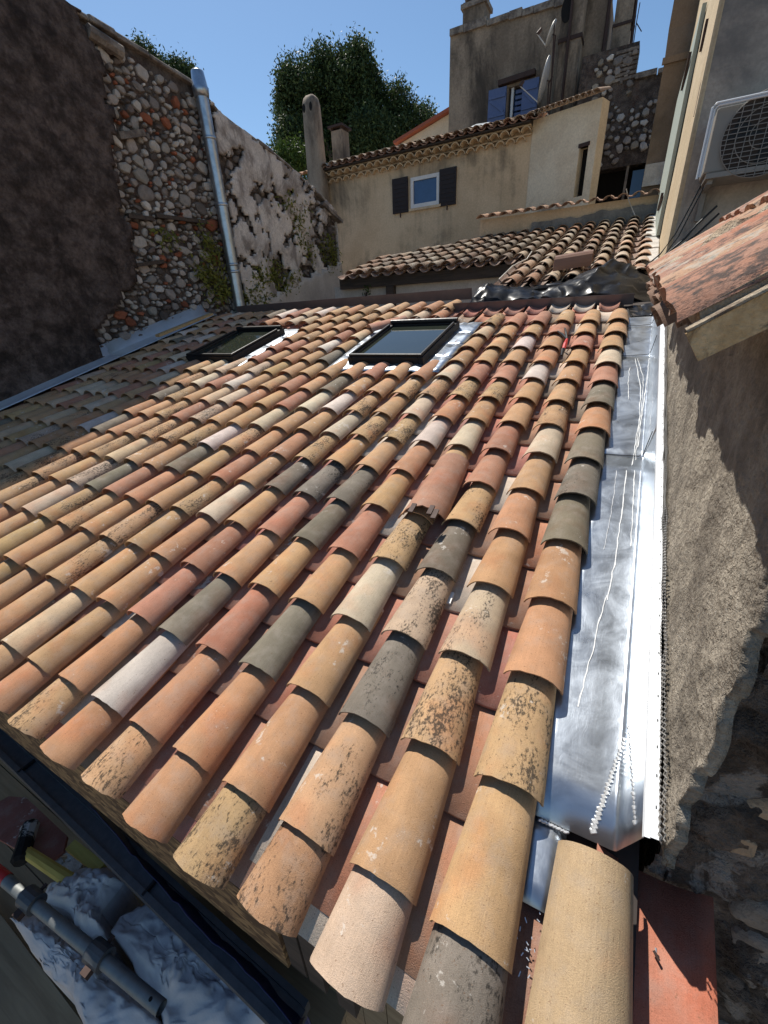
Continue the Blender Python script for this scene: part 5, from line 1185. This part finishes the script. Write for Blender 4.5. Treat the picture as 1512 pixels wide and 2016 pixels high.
# ------------------------------------------------------------------ trees beyond the roofs
def lobes_tree(name, lab, lobes, n, mat, size, seed, trunk=None, group='trees beyond the roofs'):
    t = thing(name, lab, 'tree', group=group); g = np.random.default_rng(seed); pts = []
    w = np.array([l[3] ** 2 for l in lobes]); w = w / w.sum()
    for l, m_ in zip(lobes, np.maximum(8, (w * n / 26).astype(int))):
        d = g.normal(0, 1, (m_, 3)); d /= np.linalg.norm(d, axis=1)[:, None]; r_ = l[3] * (.35 + .68 * g.random(m_) ** .45)
        pts.append(np.array(l[:3]) + d * r_[:, None] * np.array([1, 1, l[4] if len(l) > 4 else 1]))
    c = np.concatenate(pts); o = leaves('crown', mat, c, n, size, t, seed, None, (size * 2.0, size * 2.0, size * 3.0)); o['kind'] = 'stuff'
    if trunk:
        b = MB(); b.tube(trunk[0], trunk[1], 9); b.build('trunk', M['bark'], t)
        top = np.array(trunk[0][-1])
        for l in lobes[:9]:
            b = MB(); q = np.array(l[:3]); b.tube([top - (0, 0, 1.5), (top + q) / 2 + (0, 0, -.3), q], [.16, .09, .03], 6); b.build('limb', M['bark'], t)
    return t
T_ = 20.0
def tp_(x, y, dt=0.0): return onT(x, y, T_ + dt)
LB = [(590, 150, 1.25), (640, 125, 1.2), (700, 110, 1.1), (690, 165, 1.5), (610, 210, 1.6), (570, 200, .8), (665, 230, 1.7), (740, 200, 1.3), (730, 250, 1.3), (790, 190, .8), (775, 235, 1.1), (830, 220, .7), (600, 265, 1.2), (655, 275, 1.4), (722, 280, 1.0), (845, 205, .35), (565, 245, .7), (575, 135, .45), (702, 92, .5), (640, 105, .5), (730, 140, .6), (785, 160, .4), (560, 175, .4)]
lob = []
for k, (x, y, r_) in enumerate(LB):
    q = tp_(x, y + 26, rr.uniform(-.8, 1.2)); lob.append((*q, r_ * .80, 1.0))
c0_ = tp_(670, 300)
lobes_tree('evergreen_tree', 'large dark evergreen tree with a dense ragged crown against the sky', lob, 110000, 'leaf_dark', .078, 5, ([(c0_[0], c0_[1], -6), (c0_[0], c0_[1], 3), (c0_[0] + .2, c0_[1], 8)], [.5, .4, .22]))
q = [onT(x, y, 15.5) for x, y in ((548, 305), (575, 300), (590, 318), (560, 325), (600, 330))]
lobes_tree('leafy_bush', 'bright green bush at the foot of the dark evergreen', [(*p, .42) for p in q], 4200, 'leaf_bright', .055, 7, ([(q[3][0], q[3][1], -6), tuple(q[3])], [.12, .05]), 'bushes beyond the roofs')
for lab, pts, sd in (('dark conifer top peeping over the sloping wall, left one', [(290, 100), (305, 112), (318, 122), (330, 133), (345, 150), (300, 130), (280, 92)], 8), ('dark conifer top peeping over the sloping wall beside the flue pipe', [(352, 130), (360, 140), (370, 145), (380, 160), (345, 128), (375, 135), (360, 165)], 9)):
    q = [onT(x, y + 16, 11.5) for x, y in pts]; m_ = np.mean(q, 0)
    lobes_tree('conifer', lab, [(*p, .17, 1.2) for p in q], 9000, 'leaf_dark', .04, sd, ([(m_[0], m_[1], -6), tuple(m_)], [.2, .05]))

# ------------------------------------------------------------------ scaffold strip in the shade under the eave
PZ = -1.16
Z_ = lambda x, y, z: onZ(x, y, z)
fb = thing('scaffold_deck', 'dim wooden scaffold boards under the eave', 'platform')
for k in range(4):
    y0 = -.42 + k * .2; b = MB(); b.box(-3.2, -.45, y0, y0 + .195, PZ - .05, PZ); b.build('deck_board', M['plank'], fb)
bp = thing('boarded_panel', 'pale vertical boarding below the eave by the near corner', 'panel')
for k in range(9):
    x0_ = -.60 + k * .11; b = MB(); b.box(x0_, x0_ + .106, .34, .36, -2.2, -.42); b.build('panel_board', M['plank'], bp)
b = MB(); b.box(-.62, .3, .33, .37, -.42, -.36); b.build('top_rail', M['old_wood'], bp)
# long dark ledger beam with ribs
lg = thing('ledger_beam', 'long dark steel ledger beam running under the eave past the white sacks', 'scaffold beam')
LZ = -.46; a, c = Z_(-60, 1425, LZ), Z_(575, 2050, LZ); n_ = (c - a) / np.linalg.norm(c - a); sd_ = np.array([-n_[1], n_[0], 0])
for k, (o_, h_, w_) in enumerate(((0, 0, .02), (.035, -.012, .05), (.068, 0.004, .016))):
    b = MB(); b.beam(a + sd_ * o_ + (0, 0, h_), c + sd_ * o_ + (0, 0, h_), w_, .05); b.build('beam_rail', M['galva_dark'] if 'galva_dark' in M else M['black'], lg)
for k in range(2):
    p = a + n_ * (.55 + k * .9) + sd_ * .034; b = MB(); b.obox(p + (0, 0, .006), n_, sd_, (0, 0, 1), .004, .04, .022); b.build('rib', M['black'], lg)
bs = thing('blue_sheet', 'dark blue plastic sheet hanging in the gap behind the ledger beam', 'sheet')
rows = [[Z_(x, y, z) for (x, y) in ((180, 1590), (260, 1680), (340, 1770), (430, 1860), (520, 1945), (590, 2030))] for z in (-.38, -.5, -.75)]
rows[1] = [p + np.array([0, .03, 0]) for p in rows[1]]; rows[2] = [np.array([p[0] * .9, p[1] + .03, -.78]) for p in rows[0]]
sheet_from(rows, 'plastic_sheet', 'blue_sheet', bs, 5, .008, 4, .002, 14)
# galvanised tube with couplers, red tip
tb2 = thing('scaffold_tube', 'galvanised scaffold tube with two couplers and a red painted end', 'tube')
TZ = -.56; a, c = Z_(-40, 1690, TZ), Z_(318, 1985, TZ); d_ = (c - a) / np.linalg.norm(c - a); r_ = .020
b = MB(); b.tube([a, c], r_, 20, cap=False); b.tube([c, a], r_ - .004, 20, cap=False); smooth(b.build('tube_body', M['tube'], tb2))
e = Z_(-40, 1690, TZ); f_ = Z_(14, 1733, TZ); b = MB(); b.tube([e, f_], r_ + .0015, 20, cap=False); smooth(b.build('red_end', M['red_paint'], tb2))
for (u, v) in ((62, 1772), (195, 1880)):
    p = Z_(u, v, TZ); b = MB(); b.tube([p - d_ * .035, p - d_ * .034, p + d_ * .034, p + d_ * .035], [.024, .034, .034, .024], 16); cpl = b.build('coupler', M['galva_dark'], tb2)
    sd2 = np.cross(d_, (0, 0, 1)); b = MB(); b.obox(p + sd2 * .04 + (0, 0, -.005), d_, sd2, (0, 0, 1), .014, .014, .012); b.build('wedge_plate', M['rust'], cpl); b = MB(); b.tube([p - sd2 * .034, p - sd2 * .052], .007, 6); b.build('coupler_bolt', M['rust'], cpl)
p = Z_(300, 1972, TZ) + (0, 0, r_); b = MB(); b.tube([p - (0, 0, .002), p + (0, 0, .001)], .006, 8); b.build('pin_hole', M['dark_hole'], tb2)
# white rubble sacks, crumpled
def sack(lab, outline, z, h, seed):
    t = thing('rubble_sack', lab, 'sack', group='white rubble sacks on the scaffold'); O = np.array([Z_(x, y, z) for x, y in outline]); c = O.mean(0); nr_, na_ = 22, 72; P = []
    per = np.concatenate([O, O[:1]]); tt = np.linspace(0, len(O), na_ + 1)
    ring = np.array([per[min(int(q), len(O) - 1)] * (1 - (q - min(int(q), len(O) - 1))) + per[min(int(q), len(O) - 1) + 1] * (q - min(int(q), len(O) - 1)) for q in tt])
    for i in range(nr_ + 1):
        f = i / nr_; row = []
        for q in ring:
            p = c + (q - c) * f; hh = h * (1 - f ** 3.2)
            k1 = fbm(p[0] * 9, p[1] * 9, seed); k2 = 1 - abs(mnoise.noise(Vector((p[0] * 11 + 2 * k1, p[1] * 17 + k1, seed + 4)))) * 3; k3 = 1 - 3 * abs(mnoise.noise(Vector((p[0] * 26 - p[1] * 14 + 2 * k1, p[1] * 22, seed + 7))))
            hh += (.036 * k1 + .014 * k2 + .006 * k3 * min(1, f * 3)) * (1 - .6 * f ** 4)
            row.append((p[0] + .008 * k1, p[1] + .008 * k2, z + hh))
        P.append(row)
    b = MB(); b.grid(P); o = b.build('sack_cloth', M['sack'], t); smooth(o); md = o.modifiers.new('th', 'SOLIDIFY'); md.thickness = .002
    b = MB(); rim = P[-1]; b.add([tuple(p) for p in rim] + [(p[0], p[1], PZ + .01) for p in rim], [(k, k + 1, len(rim) + k + 1, len(rim) + k) for k in range(len(rim) - 1)]); b.build('sack_base', M['sack'], t)
    return t
sack('large crumpled white sack lying under the dark ledger beam', [(240, 1800), (300, 1776), (345, 1810), (400, 1858), (455, 1910), (520, 1975), (540, 2010), (470, 2040), (330, 2050), (300, 1960), (250, 1890), (215, 1840)], -.73, .05, 3)
sack('small white sack lying behind the first coupler of the tube', [(95, 1745), (150, 1715), (205, 1708), (250, 1735), (225, 1770), (200, 1800), (205, 1850), (170, 1850), (130, 1800), (85, 1775)], -.72, .06, 9)
sack('crumpled white sack in front of the scaffold tube', [(18, 1810), (60, 1800), (110, 1840), (170, 1890), (240, 1935), (290, 1985), (330, 2040), (180, 2050), (140, 1970), (70, 1890)], -.735, .05, 15)
# sledge hammer, yellow stick, clay pieces
hm = thing('sledge_hammer', 'club hammer with a dark plaster spattered head and a yellow handle', 'hammer')
HZ = -.68; a, c = Z_(38, 1700, HZ), Z_(62, 1618, HZ); b = MB(); b.tube([a, a + (c - a) * .08, a + (c - a) * .35, a + (c - a) * .65, a + (c - a) * .92, c], [.022, .034, .032, .032, .034, .022], 8); b.build('hammer_head', rough_material('spattered_iron', (.012, .011, .01), (.02, .018, .017), 9, .4, .01, (.42, .38, .34), .9, 60, sc_lo=.55, sc_hi=.6), hm)
p, q = Z_(48, 1675, HZ), Z_(140, 1735, HZ); b = MB(); b.tube([p, q], [.021, .024], 10); b.build('hammer_handle', M['yellow'], hm)
b = MB(); b.beam(Z_(140, 1665, -.70), Z_(200, 1712, -.70), .04, .025); tag(b.build('yellow_batten', M['yellow']), 'short yellow wooden batten beside the small white sack', 'batten')
t = thing('clay_slab', 'dull red clay slab lying on the scaffold under the hammer head', 'roof tile'); b = MB()
P = [Z_(x, y, -.745) for x, y in ((-10, 1590), (20, 1572), (55, 1575), (135, 1650), (128, 1680), (95, 1705), (60, 1690), (-10, 1650))]; n = len(P); b.add([tuple(p) for p in P] + [tuple(p + (0, 0, .018)) for p in P], [tuple(range(n))[::-1], tuple(range(n, 2 * n))] + [(k, (k + 1) % n, n + (k + 1) % n, n + k) for k in range(n)])
o = b.build('slab_body', M['tile'], t); o.color = (.26, .10, .075, .1)
t = thing('grey_rubble', 'handful of grey rubble between the clay slab and the yellow batten', 'rubble'); b = MB(); r2 = random.Random(4)
for k in range(26):
    q = Z_(130 + r2.uniform(-22, 30), 1700 + r2.uniform(-26, 14), -.76); s_ = r2.uniform(.008, .02); b.obox(q, (math.cos(k), math.sin(k), 0), (-math.sin(k), math.cos(k), 0), (0, 0, 1), s_, s_ * .6, s_ * .5)
o = b.build('rubble_pieces', M['pale_cement'], t); o['kind'] = 'stuff'
TBZ = -1.10
tb3 = thing('toe_board', 'dim tan plank crossing the lower left corner', 'plank'); b = MB()
P = [Z_(x, y, TBZ) for x, y in ((-60, 1740), (5, 1805), (175, 2030), (-60, 2060))]; b.hexa([p - (0, 0, .035) for p in P[::-1]] + P[::-1]); b.build('plank_board', M['plank'], tb3)

# ------------------------------------------------------------------ every thing's Empty to the foot of its own parts
for o in COL.objects:
    if o.parent is None and o.get('label') and not o.get('kind'): o['kind'] = 'thing'
for o in [o for o in COL.objects if o.type == 'EMPTY' and o.parent is None]:
    lo = np.array([1e9] * 3); hi = -lo; ok = False
    for c in o.children_recursive:
        if c.type != 'MESH' or not len(c.data.vertices): continue
        mb_ = c.matrix_basis
        q = c.parent
        while q is not None and q is not o: mb_ = q.matrix_basis @ mb_; q = q.parent
        for v in c.bound_box:
            w_ = np.array(mb_ @ Vector(v)); lo = np.minimum(lo, w_); hi = np.maximum(hi, w_); ok = True
    if not ok: continue
    base = Vector(((lo[0] + hi[0]) / 2, (lo[1] + hi[1]) / 2, lo[2])); o.location = base
    for c in o.children: c.matrix_parent_inverse = Matrix.Translation(-base)
